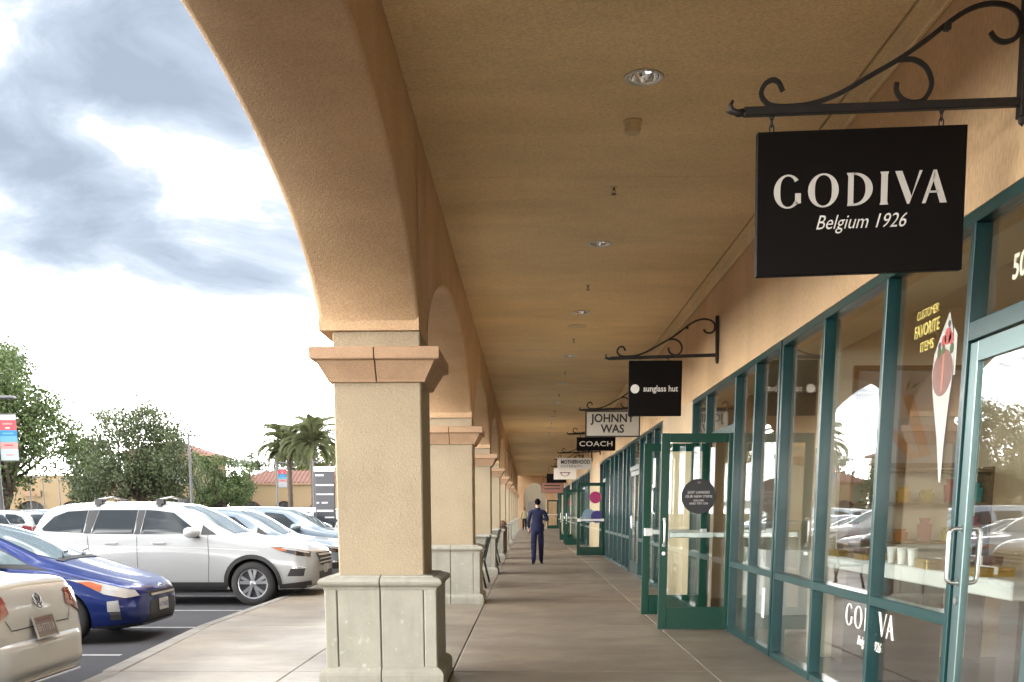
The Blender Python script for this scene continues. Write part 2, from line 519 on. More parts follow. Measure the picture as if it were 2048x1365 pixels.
for j in range(len(yj) - 1):
    a, b_ = yj[j] + G, yj[j + 1] - G
    for (x0, x1) in ((-0.685, 1.635), (1.635, 2.44)):
        slab(x0 + G, x1 - G, x0 + G, x1 - G, a, b_, 'concrete_slab', pave, M_conc)
    ym = (a + b_) / 2
    slab(kx(a) + .165, -2.15, kx(b_) + .165, -2.15, a, b_, 'concrete_slab', pave, M_conc)
    slab(-2.15 + G, -.685 - G, -2.15 + G, -.685 - G, a, b_, 'concrete_slab', pave, M_conc)
    slab(kx(a), kx(a) + .155, kx(b_), kx(b_) + .155, a - .002, b_ + .002, 'kerb_stone', kerb, M_kerb, top=0.002, bot=-.3, c=.018)

pl_n = 0
for row, (x0, x1) in enumerate(((-9.6, -4.55), (-21.6, -16.8), (-26.6, -21.8), (-38.5, -33.5), (-43.5, -38.7))):
    for k in range(-1, 34):
        y = 11.36 + 2.78 * k
        if row == 0 and k < 6:
            y = [8.6, 11.36, 14.15, 16.62, 19.5, 22.3, 25.1][k + 1]
        l_ = MB(); l_.add([(x0, y - .05, -.146), (x1, y - .05, -.146), (x1, y + .05, -.146), (x0, y + .05, -.146)], [(0, 1, 2, 3)])
        l_.build('painted_line', M_line, lot)
        pl_n += 1

# ------------------------------------------------------------------ columns
col = empty('stucco_column', (XC, YC0, 0))
b = MB(); b.box(-.352, -.352, .905, .352, .352, 2.46, .012); b.build('shaft', M_shaft, col)
b = MB(); b.box(-.347, -.347, 2.69, .347, .347, 2.836, .008); b.build('impost_block', M_shaft, col)
b = MB(); b.box(-.44, -.44, .02, .44, .44, .90); b.build('core', M_joint, col)


def quarter(name, prof, m, sx, sy, g=.005, n=None):
    q = MB(); vs_ = []; fs = []
    for z, h in prof:
        vs_ += [(sx * g, sy * g, z), (sx * h, sy * g, z), (sx * h, sy * h, z), (sx * g, sy * h, z)]
    for i in range(len(prof) - 1):
        for k in range(4):
            k2 = (k + 1) % 4; fs.append((i * 4 + k, i * 4 + k2, i * 4 + 4 + k2, i * 4 + 4 + k))
    N = (len(prof) - 1) * 4
    fs += [(0, 1, 2, 3), (N, N + 1, N + 2, N + 3)]
    q.add(vs_, fs)
    return q.build(name, m, col)


CAPP = [(2.44, .362), (2.445, .385), (2.462, .390), (2.598, .468), (2.604, .500), (2.612, .508), (2.690, .508), (2.698, .500)]
MOUL = [(.80, .460), (.822, .466), (.832, .486), (.848, .502), (.868, .505), (.886, .492), (.896, .470), (.902, .435), (.912, .425), (.916, .365)]
BASEP = [(0, .512), (.100, .512), (.125, .506), (.145, .488), (.158, .468), (.166, .452)]
for sx in (-1, 1):
    for sy in (-1, 1):
        quarter('capital_stone', CAPP, M_cap, sx, sy)
        quarter('moulding_stone', MOUL, M_stone, sx, sy)
        quarter('base_stone', BASEP, M_stone, sx, sy)
        b = MB(); b.box(sx * .358, sy * .358, .160, sx * .4585, sy * .4585, .806, .007); b.build('corner_stone', M_stone, col)
for ax in (0, 1):
    for s_ in (-1, 1):
        for h0, h1 in ((-.351, -.005), (.005, .351)):
            b = MB()
            if ax == 0: b.box(s_ * .42, h0, .160, s_ * .4535, h1, .806, .006)
            else: b.box(h0, s_ * .42, .160, h1, s_ * .4535, .806, .006)
            b.build('stone_panel', M_stone, col)
NCOL = 11
collab = ['big cream stucco column on a grey stone plinth, nearest the camera',
          'cream stucco column just behind the nearest one, plinth partly showing',
          'cream stucco column with the first dark bench leaning past it',
          'cream stucco column between the two dark benches',
          'cream stucco column beside the brown litter bin']
cols = [col]
for k in range(1, NCOL): cols.append(copy_tree(col))
cols.append(copy_tree(col))
for k, c in enumerate(cols):
    kk = k if k < NCOL else -1
    c.location = (XC, YC0 + SP * kk, 0)
    if kk < 0: lb = 'cream stucco column standing beside and behind the camera, seen only mirrored'
    elif kk < 5: lb = collab[kk]
    else: lb = 'distant cream stucco column, %s of the arcade counted from the camera' % ORD[kk]
    tag(c, lb, 'column', 'cream stucco columns of the arcade')

# ------------------------------------------------------------------ arcade wall with arches
XO, XI = -1.655, -0.862
arc = empty('arcade_wall', (0, 0, 0), label='tan stucco arcade wall of wide arches carried on the cream columns', cat='wall')
HA = SP / 2 - .352


def arch_curve(n=36, ha=HA, rise=.97, z0=2.836, pw=.6):
    out = []
    for i in range(n + 1):
        t = PI * i / n
        d = -ha * math.cos(t); h = rise * max(0.0, 1 - (d / ha) ** 2) ** pw
        out.append((d, z0 + h))
    return out


def arch_span(yc, name='arch', ytop=5.35):
    cur = arch_curve()
    N = len(cur); P = []
    nrm = []
    for i in range(N):
        a = cur[max(i - 1, 0)]; c = cur[min(i + 1, N - 1)]
        t = Vector((c[0] - a[0], c[1] - a[1])).normalized(); nrm.append((-t.y, t.x))   # towards the wall (up/out)
    br = .045
    prof = [(XO, .6 * br, 0), (XO + .3 * br, .25 * br, 0), (XO + br, 0, 0), (XI - br * .6, 0, 0), (XI - .2 * br, .25 * br, 0), (XI, .6 * br, 0)]
    b_ = MB(); vs_ = []; fs = []
    for i in range(N):
        d, z = cur[i]; nx, nz = nrm[i]
        for (x, off, _) in prof: vs_.append((x, yc + d + nx * off, z + max(nz, 0) * off))
        d_ = d if 0 < i < N - 1 else d
        vs_.append((XI, yc + d + nx * .6 * br, 4.39)); vs_.append((XO, yc + d + nx * .6 * br, ytop))
        vs_.append((XI, yc + d + nx * .6 * br, z + max(nz, 0) * .6 * br)); vs_.append((XO, yc + d + nx * .6 * br, z + max(nz, 0) * .6 * br))
    m_ = len(prof) + 4
    for i in range(N - 1):
        a = i * m_; c = (i + 1) * m_
        for k in range(len(prof) - 1): fs.append((a + k, a + k + 1, c + k + 1, c + k))
        fs.append((a + 8, a + 6, c + 6, c + 8)); fs.append((a + 7, a + 9, c + 9, c + 7))
    b_.add(vs_, fs)
    return b_, nrm


for k in range(-1, NCOL):
    yc = YC0 - SP / 2 + SP * k
    b_, nrm = arch_span(yc)
    b_.build('arch', M_arch, arc, auto=40)
for k in range(-2, NCOL):
    yc = YC0 + SP * k
    b_ = MB(); b_.box(XO, yc - .352 - .0268, 2.837, XI, yc + .352 + .0268, 5.35)
    b_.build('springer', M_arch, arc)
# roof edge: parapet and slab over the walk
roof = empty('arcade_roof', (0, 0, 0), label='flat roof and parapet over the covered walk, above the arches', cat='roof')
b = MB(); b.box(XO - .05, -8, 5.352, 3.2, YEND + 2, 5.5); b.build('roof_slab', M_arch, roof)
b = MB(); b.box(XO - .12, -8, 5.502, XO + .25, YEND + 2, 5.75, .03); b.build('parapet', M_cap, roof)

# ------------------------------------------------------------------ ceiling
ceil_root = MB(); ceil_root.box(XI + .002, -7, 4.46, 2.70, YEND, 4.60)
ceil_root = tag(ceil_root.build('ceiling', M_joint), kind='structure')
LX = .79
LIGHTS = [-.3, 3.6, 7.71, 12.18, 16.2, 20.6, 24.9, 29.2, 33.5, 37.8, 42.1, 46.4, 50.7, 55.0, 59.3, 63.6, 67.9, 72.2, 76.5, 80.8]
seams = [9.85 + SP * k for k in range(-2, 11)] + [YEND]
for j in range(len(seams) - 1):
    y0, y1 = seams[j] + .004, seams[j + 1] - .004
    x0, x1 = XI + .003, 2.262
    b_ = MB()
    ls = [l for l in LIGHTS if y0 + .3 < l < y1 - .3]
    yy = y0
    def rect(a, c, d, e):
        b_.add([(a, d, HC), (c, d, HC), (c, e, HC), (a, e, HC)], [(0, 3, 2, 1)])
    for l in ls:
        rect(x0, x1, yy, l - .2); rect(x0, LX - .2, l - .2, l + .2); rect(LX + .2, x1, l - .2, l + .2)
        n = 24; vs_ = []
        for k in range(n):
            a = 2 * PI * k / n + PI / 4; c_, s_ = math.cos(a), math.sin(a); q = .2 / max(abs(c_), abs(s_))
            vs_.append((LX + c_ * .108, l + s_ * .108, HC)); vs_.append((LX + c_ * q, l + s_ * q, HC))
        b_.add(vs_, [(2 * k, 2 * ((k + 1) % n), 2 * ((k + 1) % n) + 1, 2 * k + 1) for k in range(n)])
        yy = l + .2
    rect(x0, x1, yy, y1)
    # edges up to the slab
    for (a, c) in (((x0, y0), (x1, y0)), ((x1, y1), (x0, y1)), ((x1, y0), (x1, y1))):
        b_.add([(*a, HC), (*c, HC), (*c, HC + .1), (*a, HC + .1)], [(0, 1, 2, 3)])
    b_.build('ceiling_panel', M_ceil, ceil_root, fix=False)
    b_ = MB(); b_.box(2.285, y0, HC + .002, XW - .02, y1, HC + .1); b_.build('ceiling_trim', M_ceil, ceil_root)

# recessed downlights
M_bulb = mat('lamp_bulb', (0.9, 0.9, 0.85), 0.2, emis=(1, 0.93, 0.8), estr=4.0)
dl = empty('ceiling_downlight', (LX, LIGHTS[0], HC))
b = MB(); b.lathe([(.106, .004), (.134, -.001), (.138, -.006), (.128, -.010), (.110, -.007), (.104, .004)], n=28, caps=False); b.build('trim_ring', M_steel, dl, smooth=True)
b = MB(); b.lathe([(.104, .002), (.098, .03), (.085, .06), (.062, .085), (.03, .095), (.001, .096)], n=28, caps=False); b.build('reflector', M_chrome, dl, smooth=True)
b = MB(); b.lathe([(.001, .028), (.018, .032), (.026, .045), (.026, .07), (.016, .094)], c=(.03, .0, 0), n=14, caps=False); b.build('bulb', M_bulb, dl, smooth=True)
for k, y in enumerate(LIGHTS):
    c = dl if k == 0 else copy_tree(dl)
    c.location = (LX, y, HC)
    kk = k - 2
    if kk < 0: lb = 'recessed round chrome ceiling light above the camera, out of view' if kk == -1 else 'recessed round chrome ceiling light behind the camera'
    elif kk == 0: lb = 'largest recessed round ceiling light, beside the cream smoke detector'
    else: lb = 'small recessed round ceiling light, %s of the row from the camera' % ORD[min(kk, 15)]
    if kk >= 15: lb = 'tiny far recessed ceiling light near the end of the walk'
    tag(c, lb, 'ceiling light', 'recessed lights along the ceiling')

# smoke detector, speaker, sprinklers
M_det = mat('cream_plastic', (0.62, 0.50, 0.30), 0.6)
sd = empty('smoke_detector', (.795, 8.52, HC), label='cream domed smoke detector on the tan ceiling behind the first light', cat='smoke detector')
b = MB(); b.lathe([(.072, .0), (.074, -.012), (.066, -.016)], n=24); b.build('base_plate', M_det, sd, auto=40)
b = MB(); b.lathe([(.06, -.016), (.062, -.06), (.056, -.082), (.04, -.093), (.001, -.097)], n=24, caps=False); b.build('dome', M_det, sd, auto=40)
sp_ = empty('ceiling_speaker', (.785, 17.35, HC), label='flat round cream ceiling speaker between two small lights', cat='speaker')
b = MB(); b.lathe([(.15, 0), (.155, -.006), (.135, -.016), (.001, -.018)], n=24, caps=False); b.build('grille', M_det, sp_, auto=40)
b = MB(); b.lathe([(.158, 0), (.165, -.005), (.158, -.010)], n=24, caps=False); b.build('rim', M_ceil, sp_)
M_brass = mat('dark_brass', (0.12, 0.08, 0.05), 0.4, 0.8)
sk = empty('fire_sprinkler', (.785, 10.14, HC))
b = MB(); b.lathe([(.035, 0), (.036, -.006), (.012, -.008)], n=16); b.build('escutcheon', M_det, sk)
b = MB(); b.lathe([(.010, -.006), (.010, -.03)], n=8); b.tube([(-.010, 0, -.03), (-.014, 0, -.045), (0, 0, -.062), (.014, 0, -.045), (.010, 0, -.03)], .003, 6); b.build('frame', M_brass, sk)
b = MB(); b.lathe([(.001, -.062), (.024, -.062), (.026, -.066), (.001, -.067)], n=12, caps=False); b.build('deflector', M_brass, sk)
for k, y in enumerate([10.14, 14.3, 18.6, 22.8, 27.1, 31.4, 35.7, 40.0]):
    c = sk if k == 0 else copy_tree(sk); c.location = (.785, y, HC)
    tag(c, 'small dark fire sprinkler on the ceiling by the transverse seam' if k == 0 else 'tiny dark fire sprinkler on the ceiling, %s from the camera' % ORD[k], 'sprinkler', 'fire sprinklers in line on the ceiling')
# ------------------------------------------------------------------ shop wall
ZH = 3.022
wall = empty('shop_wall', (0, 0, 0), label='long tan stucco wall above and between the green shop fronts', cat='wall')
b = MB(); b.box(2.40, -7, ZH + .002, 2.75, YEND, 4.458); b.build('fascia', M_wall, wall)
piers = [(15.582, 18.948), (35.202, 40.898), (58.002, 59.998), (72.002, 74.998), (86.002, YEND), (-7, -1.6)]
for a, c in piers:
    b = MB(); b.box(2.40, a, 0.0, 2.75, c, ZH); b.build('pier', M_pier, wall)
b = MB(); b.box(2.36, -7, HC - .10, 2.398, YEND, HC + .06, .01); b.build('crown_trim', M_ceil, wall)

GX = 2.456
M_paledoor = mat('pale_teal_metal', (0.13, 0.20, 0.20), 0.32, 0.6)


def d_handle(parent, x, z0, z1, side, off=.062, yface=.022):
    b_ = MB(); y = side * (yface + off); r = .03
    pts = [(x, side * yface, z0)]
    for k in range(5):
        a = PI / 2 * k / 4; pts.append((x, side * (yface + off - r + r * math.sin(a)), z0 + r - r * math.cos(a)))
    for k in range(5):
        a = PI / 2 * k / 4; pts.append((x, side * (yface + off - r + r * math.cos(a)), z1 - r + r * math.sin(a)))
    pts.append((x, side * yface, z1))
    b_.tube(pts, .0125, 10)
    for z in (z0, z1): b_.lathe([(.02, side * yface), (.02, side * (yface + .006))], c=(x, 0, z), n=12, axis='y')
    return b_.build('pull_handle', M_steel, parent, auto=40)


def door_leaf(parent, hinge, wd, ang, outer, m, lock=True, z0=.02, z1=2.325, bar=True, both=False, fx=2.45):
    """outer = +1 / -1 : local y side that is the outside"""
    T = .022; ST = .10
    b_ = MB()
    b_.box(0, -T, z0, ST, T, z1, .004); b_.box(wd - ST, -T, z0, wd, T, z1, .004)
    b_.box(ST + .0005, -T + .001, z1 - .105, wd - ST - .0005, T - .001, z1 - .001); b_.box(ST + .0005, -T + .001, z0 + .001, wd - ST - .0005, T - .001, z0 + .27)
    d = b_.build('door', m, parent)
    d.location = (fx, hinge, 0); d.rotation_euler = (0, 0, ang)
    b_ = MB(); b_.box(ST - .004, -.003, z0 + .262, wd - ST + .004, .003, z1 - .10); b_.build('glass_pane', M_glass, d)
    d_handle(d, wd - .05, 1.03, 1.33, outer)
    if both: d_handle(d, wd - .05, 1.03, 1.33, -outer)
    if bar:
        i = -outer
        b_ = MB(); b_.box(.10, i * (T + .02), 1.115, wd - .13, i * (T + .055), 1.18, .006); b_.build('push_bar', M_steel, d)
        b_ = MB(); b_.box(wd - .13, i * T, 1.095, wd - .015, i * (T + .062), 1.20, .008); b_.box(.02, i * T, 1.105, .10, i * (T + .058), 1.19, .006); b_.build('latch_case', mat('aluminium', (0.72, 0.73, 0.72), 0.4, 0.6), d)
    if lock:
        b_ = MB(); b_.lathe([(.022, outer * T), (.022, outer * (T + .008))], c=(wd - .05, 0, .93), n=14, axis='y'); b_.build('lock', M_steel, d)
    return d


def front(name_label, verts, y0, doors=(), m=M_teal, gap=True, both=False):
    """verts: far edges of the uprights; y0: near end"""
    root = empty('storefront', (0, 0, 0), label=name_label, cat='storefront', group='green framed storefronts')
    ups = [y0 + .055] + list(verts)
    y1 = verts[-1]
    b_ = MB(); b_.box(XW, y0 + .001, 2.952, 2.49, y1 - .001, ZH - .002, .004); b_.build('head_rail', m, root)
    dj = [(a, c) for a, c, *_ in doors]
    for u in ups:
        near_door = None
        b_ = MB(); b_.box(XW - .002, u - .055, 0.062, 2.490, u, 2.950, .004)
        b_.build('mullion', m, root)
    for i in range(len(ups) - 1):
        a, c = ups[i] + .001, ups[i + 1] - .056
        dd = [d for d in doors if abs(d[0] - ups[i]) < .2]
        if dd:
            b_ = MB(); b_.box(XW + .002, a, 2.335, 2.488, c, 2.435, .004); b_.build('transom_bar', m, root)
            b_ = MB(); b_.box(GX, a - .01, 2.437, GX + .006, c + .01, 2.95); b_.build('glass_pane', M_glass, root)
            b_ = MB(); b_.box(2.41, a, 0.001, 2.49, c, .014); b_.build('threshold', M_steel, root)
            for kind in dd[0][2]:
                if kind == 'Aopen': door_leaf(root, a + .03, .885, PI, 1, M_teal2)
                if kind == 'Bopen': door_leaf(root, c - .03, .885, -PI, -1, M_teal2)
                if kind == 'A': door_leaf(root, a + .006, min((c - a - .016) / (2 if 'B' in dd[0][2] else 1), 1.1), PI / 2, 1, (M_paledoor if both else m), fx=2.43, bar=not both, both=both)
                if kind == 'B': door_leaf(root, c - .006, (c - a - .016) / 2, -PI / 2, -1, m, fx=2.43, bar=not both, both=both)
        else:
            b_ = MB(); b_.box(XW + .001, a, 0.0, 2.489, c, .065, .006); b_.build('sill_rail', m, root)
            b_ = MB(); b_.box(XW + .001, a, .775, 2.489, c, .845, .005); b_.build('middle_rail', m, root)
            b_ = MB(); b_.box(GX, a - .01, .06, GX + .006, c + .01, .78); b_.build('glass_pane', M_glass, root)
            b_ = MB(); b_.box(GX, a - .01, .84, GX + .006, c + .01, 2.955); b_.build('glass_pane', M_glass, root)
    for u in ups:
        b_ = MB(); b_.box(XW - .003, u - .056, 0.0, 2.491, u + .001, .06); b_.build('mullion_foot', m, root)
    return root


fG = front('nearest green shop front with white cone picture and closed glass door', [1.0, 2.6, 4.0, 4.93, 5.96, 7.33, 8.80, 10.166], -1.55, doors=[(4.93, 5.96, 'A')], both=True)
fS = front('green shop front with the nearest pair of open doors and a black disc', [11.36, 12.42, 14.385, 15.58], 10.222, doors=[(12.42, 14.385, ('Aopen', 'Bopen'))])
fJ = front('green shop front just past the first open doors, steel door handles', [20.2, 21.5, 22.8, 24.8, 25.7, 26.6], 18.95, doors=[(22.8, 24.8, 'AB')])
fC = front('long green shop front before the open door with a pink sticker', [28.0, 29.4, 30.8, 32.55, 33.66, 35.2], 26.66, doors=[(32.55, 33.66, ('Bopen',))])
fM = front('distant green shop front beyond the tan pier, doors open', [42.6, 44.2, 46.2, 48.0, 50.0], 40.9, doors=[(44.2, 46.2, ('Aopen', 'Bopen'))])
fN = front('distant green shop front, second beyond the tan pier', [52.0, 54.0, 56.0, 58.0], 50.06, doors=[(52.0, 54.0, ('Aopen',))])
fO = front('far green shop front near the end of the walk', [62.5, 65, 67.5, 70, 72.0], 60.0)
fP = front('last green shop front beside the end arch, one door open', [78, 81, 83.5, 86.0], 75.0, doors=[(83.5, 86.0, ('Bopen',))])

# ---------------- shop interiors
M_iw = mat('interior_paint', (0.72, 0.60, 0.45), 0.8, var=0.04, vscale=1)
M_if = mat('interior_floor_tile', (0.16, 0.15, 0.14), 0.25, var=0.15, vscale=1.2)
M_idark = mat('interior_dark', (0.10, 0.085, 0.07), 0.7)
rooms = [(-1.6, 10.19), (10.2, 17.2), (17.25, 26.62), (26.65, 38.0), (38.05, 50.03), (50.06, 59), (59.05, 73.5), (73.55, YEND)]
iw = MB(); iw.box(8.2, -1.7, 0, 8.3, YEND, 3.4); iw = tag(iw.build('interior_back_wall', M_iw), kind='structure')
it = MB(); it.box(2.76, -1.7, 3.30, 8.2, YEND, 3.40); it = tag(it.build('interior_ceiling', mat('interior_ceiling_paint', (0.70, 0.62, 0.50), 0.8)), kind='structure')
fl = MB(); fl.box(2.56, -1.7, -.02, 8.2, YEND, .001); fl = tag(fl.build('interior_floor', M_if), kind='structure')
for a, c in rooms:
    b_ = MB(); b_.box(2.77, c, .001, 8.2, c + .05, 3.3)
    tag(b_.build('interior_wall', M_iw), kind='structure')
b_ = MB(); b_.box(2.77, -1.75, .001, 8.2, -1.7, 3.3); tag(b_.build('interior_wall', M_iw), kind='structure')

# chocolate shop interior: framed picture, window counter, goods
M_frame = mat('brown_wood', (0.13, 0.065, 0.03), 0.5)
M_canvas = mat('mauve_canvas', (0.34, 0.27, 0.245), 0.8, var=0.1, vscale=2)
YP = 10.14
art = empty('framed_picture', (3.66, YP, 2.30), label='large brown framed picture of two chocolate sticks on the shop wall', cat='picture')
b = MB()
w2, h2 = .60, .47
b.box(-w2, -.04, h2 - .045, w2, 0, h2); b.box(-w2, -.04, -h2, w2, 0, -h2 + .045); b.box(-w2, -.04, -h2 + .046, -w2 + .045, 0, h2 - .046); b.box(w2 - .045, -.04, -h2 + .046, w2, 0, h2 - .046)
b.build('picture_frame', M_frame, art)
b = MB(); b.box(-w2 + .045, -.02, -h2 + .045, w2 - .045, -.005, h2 - .045); b.build('canvas', M_canvas, art)
M_choc = mat('milk_chocolate', (0.36, 0.16, 0.07), 0.5, var=.3, vscale=12)
for (x0, z0, x1, z1, r_) in ((-.08, .20, .12, -.36, .045), (-.30, -.05, .02, -.38, .04)):
    b = MB(); dx, dz = x1 - x0, z1 - z0; L = math.hypot(dx, dz); px, pz = -dz / L * r_, dx / L * r_
    b.poly([(x0 + px, z0 + pz), (x0 - px, z0 - pz), (x1 - px * 1.2, z1 - pz), (x1 + px * 1.2, z1 + pz)], -.026, -.021); b.build('printed_stick', M_choc, art)
M_leafp = mat('printed_leaf', (0.06, 0.10, 0.03), 0.6)
for k, (x, z, a) in enumerate(((-.10, .24, 1.3), (-.06, .26, .6), (-.42, -.06, 2.2), (-.45, -.12, 2.8), (-.38, -.10, .4))):
    b = MB(); c_, s_ = math.cos(a), math.sin(a)
    b.poly([(x, z), (x + .05 * c_ - .015 * s_, z + .05 * s_ + .015 * c_), (x + .11 * c_, z + .11 * s_), (x + .05 * c_ + .015 * s_, z + .05 * s_ - .015 * c_)], -.027, -.021); b.build('printed_leaf', M_leafp, art)

M_ctr = mat('counter_white', (0.78, 0.76, 0.72), 0.4)
ctr = empty('display_counter', (3.2, 8.2, 0), label='long white display counter just inside the nearest shop window', cat='counter')
b = MB(); b.box(-.32, -2.0, .895, .35, 1.85, 1.012, .01); b.build('counter_top', M_ctr, ctr)
for y in (-1.9, .55, 1.55):
    b = MB(); b.box(-.22, y, .002, .30, y + .25, .893); b.build('pedestal', mat('counter_brown', (0.10, 0.07, 0.055), 0.5), ctr)
M_gold = mat('gold_foil', (0.62, 0.40, 0.10), 0.28, 0.75)
M_brownbox = mat('brown_box', (0.16, 0.07, 0.035), 0.45)
goods = [(2.98, 9.75, .30, .22, .06, M_gold, 'gold foil box lying farthest left on the white counter'),
         (3.05, 9.35, .32, .24, .09, M_brownbox, 'dark brown box beside the gold boxes on the white counter'),
         (3.00, 9.02, .30, .24, .05, M_gold, 'flat gold foil box beside the white paper cups'),
         (3.02, 7.62, .30, .30, .07, M_gold, 'gold foil box near the shop door end of the white counter'),
         (3.05, 7.18, .30, .26, .11, M_brownbox, 'tall brown box nearest the door on the white counter'),
         (2.97, 6.75, .24, .26, .06, M_gold, 'small gold foil box nearest the camera on the white counter')]
for x, y, sx, sy, h, m_, lb in goods:
    g = empty('gift_box', (x, y, 1.013), rz=rng.uniform(-.1, .1), label=lb, cat='gift box')
    b = MB(); b.box(-sx / 2, -sy / 2, 0, sx / 2, sy / 2, h * .62, .003); b.build('box_base', m_, g)
    b = MB(); b.box(-sx / 2 - .004, -sy / 2 - .004, h * .62 + .001, sx / 2 + .004, sy / 2 + .004, h, .004); b.build('lid', m_, g)
    b = MB(); b.box(-.012, -sy / 2 - .006, h * .3, .012, sy / 2 + .006, h + .004); b.build('ribbon', M_white, g)
for k in range(6):
    o = MB(); o.lathe([(.026, 0), (.038, .12), (.041, .125), (.038, .127), (.036, .12), (.024, .005), (.001, .004)], n=16, caps=False)
    o = o.build('paper_cup', M_white, smooth=True); o.location = (2.95 + .04 * (k % 2), 8.02 + .115 * k, 1.013)
    tag(o, '%s white paper cup from the near end of the row on the window counter' % ORD[k], 'cup', 'row of white paper cups on the counter')
# bouquet-like goods on wall shelves
M_colors = [mat('red_wrap', (0.25, 0.02, 0.02), 0.5), mat('teal_wrap', (0.02, 0.18, 0.19), 0.5), mat('orange_wrap', (0.32, 0.10, 0.02), 0.5), mat('pink_wrap', (0.30, 0.12, 0.13), 0.5), mat('yellow_wrap', (0.34, 0.25, 0.05), 0.5)]
shelf = empty('wall_shelf', (3.55, YP - .17, 0), label='brown shelf unit under the framed picture inside the shop', cat='shelf')
for z in (1.12, 1.48, 1.78):
    b = MB(); b.box(-.55, -.16, z, .75, .16, z + .025); b.build('shelf_board', M_frame, shelf)
for x in (-.56, .74):
    b = MB(); b.box(x, -.16, .01, x + .025, .16, 1.83); b.build('upright', M_frame, shelf)
kk = 0
for z in (1.146, 1.506):
    for x in np.linspace(3.08, 4.2, 6):
        m_ = M_colors[kk % 5] if rng.random() < .65 else M_gold
        h = rng.uniform(.10, .24); b = MB()
        b.poly([(-.05, 0), (.05, 0), (.062, h * .75), (-.062, h * .75)], -.03, .03); b.poly([(-.03, h * .75), (.03, h * .75), (.055, h), (-.055, h)], -.012, .012); o = b.build('gift_bag', m_)
        o.location = (x, YP - .2, z)
        tag(o, 'small wrapped gift bag on the brown shelf in the shop', 'gift bag', 'wrapped gift bags on the brown shelf'); kk += 1
# sunglass shop: display case and panels
for k, (x, y, lb) in enumerate(((3.6, 15.0, 'white glass display case inside the shop with open doors'), (4.2, 12.2, 'white glass display case deep inside the shop with open doors'))):
    dc = empty('display_case', (x, y, 0), label=lb, cat='display case')
    b = MB(); b.box(-.35, -.7, .0015, .35, .7, .9, .01); b.build('case_base', M_ctr, dc)
    b = MB(); b.box(-.34, -.69, .901, .34, .69, 1.25); b.build('glass_box', M_glass, dc)
    b = MB(); b.box(-.36, -.71, 1.251, .36, .71, 1.29); b.build('case_top', M_steel, dc)
for k in range(5):
    pn = MB(); y = 19.5 + 7.5 * k; pn.box(3.2, y, .002, 3.6, y + 1.2, 1.5, .01)
    tag(pn.build('merchandise_stand', M_idark if k % 2 else M_ctr), 'low merchandise stand behind the glass of a farther shop', 'stand', 'merchandise stands inside the farther shops')

# lit ceiling lamps inside the shops
M_lit = mat('lit_lamp_disc', (0.9, 0.8, 0.6), 0.4, emis=(1.0, 0.80, 0.56), estr=10.0)
pl_ = empty('shop_lamp', (4.0, 2.0, 3.3))
b = MB(); b.lathe([(.16, 0), (.17, -.02), (.145, -.03)], n=20, caps=False); b.build('lamp_rim', M_steel, pl_)
b = MB(); b.lathe([(.14, -.012), (.001, -.012)], n=20, caps=False); b.build('lamp_disc', M_lit, pl_, fix=False)
first = True
for (a, c) in rooms:
    n_ = max(2, int((c - a) / 3.4))
    for k in range(n_):
        for x in (6.4,) if a > 17 else (4.9, 6.8):
            o = pl_ if first else copy_tree(pl_); first = False
            o.location = (x, a + (c - a) * (k + .5) / n_, 3.298)
            tag(o, 'round lit ceiling lamp inside a shop, behind the glass', 'ceiling lamp', 'lit round lamps on the shop ceilings')

# ---------------- lettering and stickers on the glass
RT = (PI / 2, 0, -PI / 2)
gold = mat('gold_print', (0.62, 0.50, 0.12), 0.5)
cream = mat('cream_print', (0.85, 0.80, 0.62), 0.5)


def ring_letter(b_, cx, cz, rx, rz, a0, a1, thick, thin, y0, y1, n=22, plane='xz', rot=0.0):
    outer = []; inner = []
    for i in range(n + 1):
        a = a0 + (a1 - a0) * i / n
        t = thin + (thick - thin) * abs(math.cos(a + rot)) ** 1.5
        outer.append((cx + rx * math.cos(a), cz + rz * math.sin(a)))
        inner.append((cx + (rx - t) * math.cos(a), cz + (rz - t * .55) * math.sin(a)))
    for i in range(n):
        b_.poly([outer[i], outer[i + 1], inner[i + 1], inner[i]], y0, y1, plane)


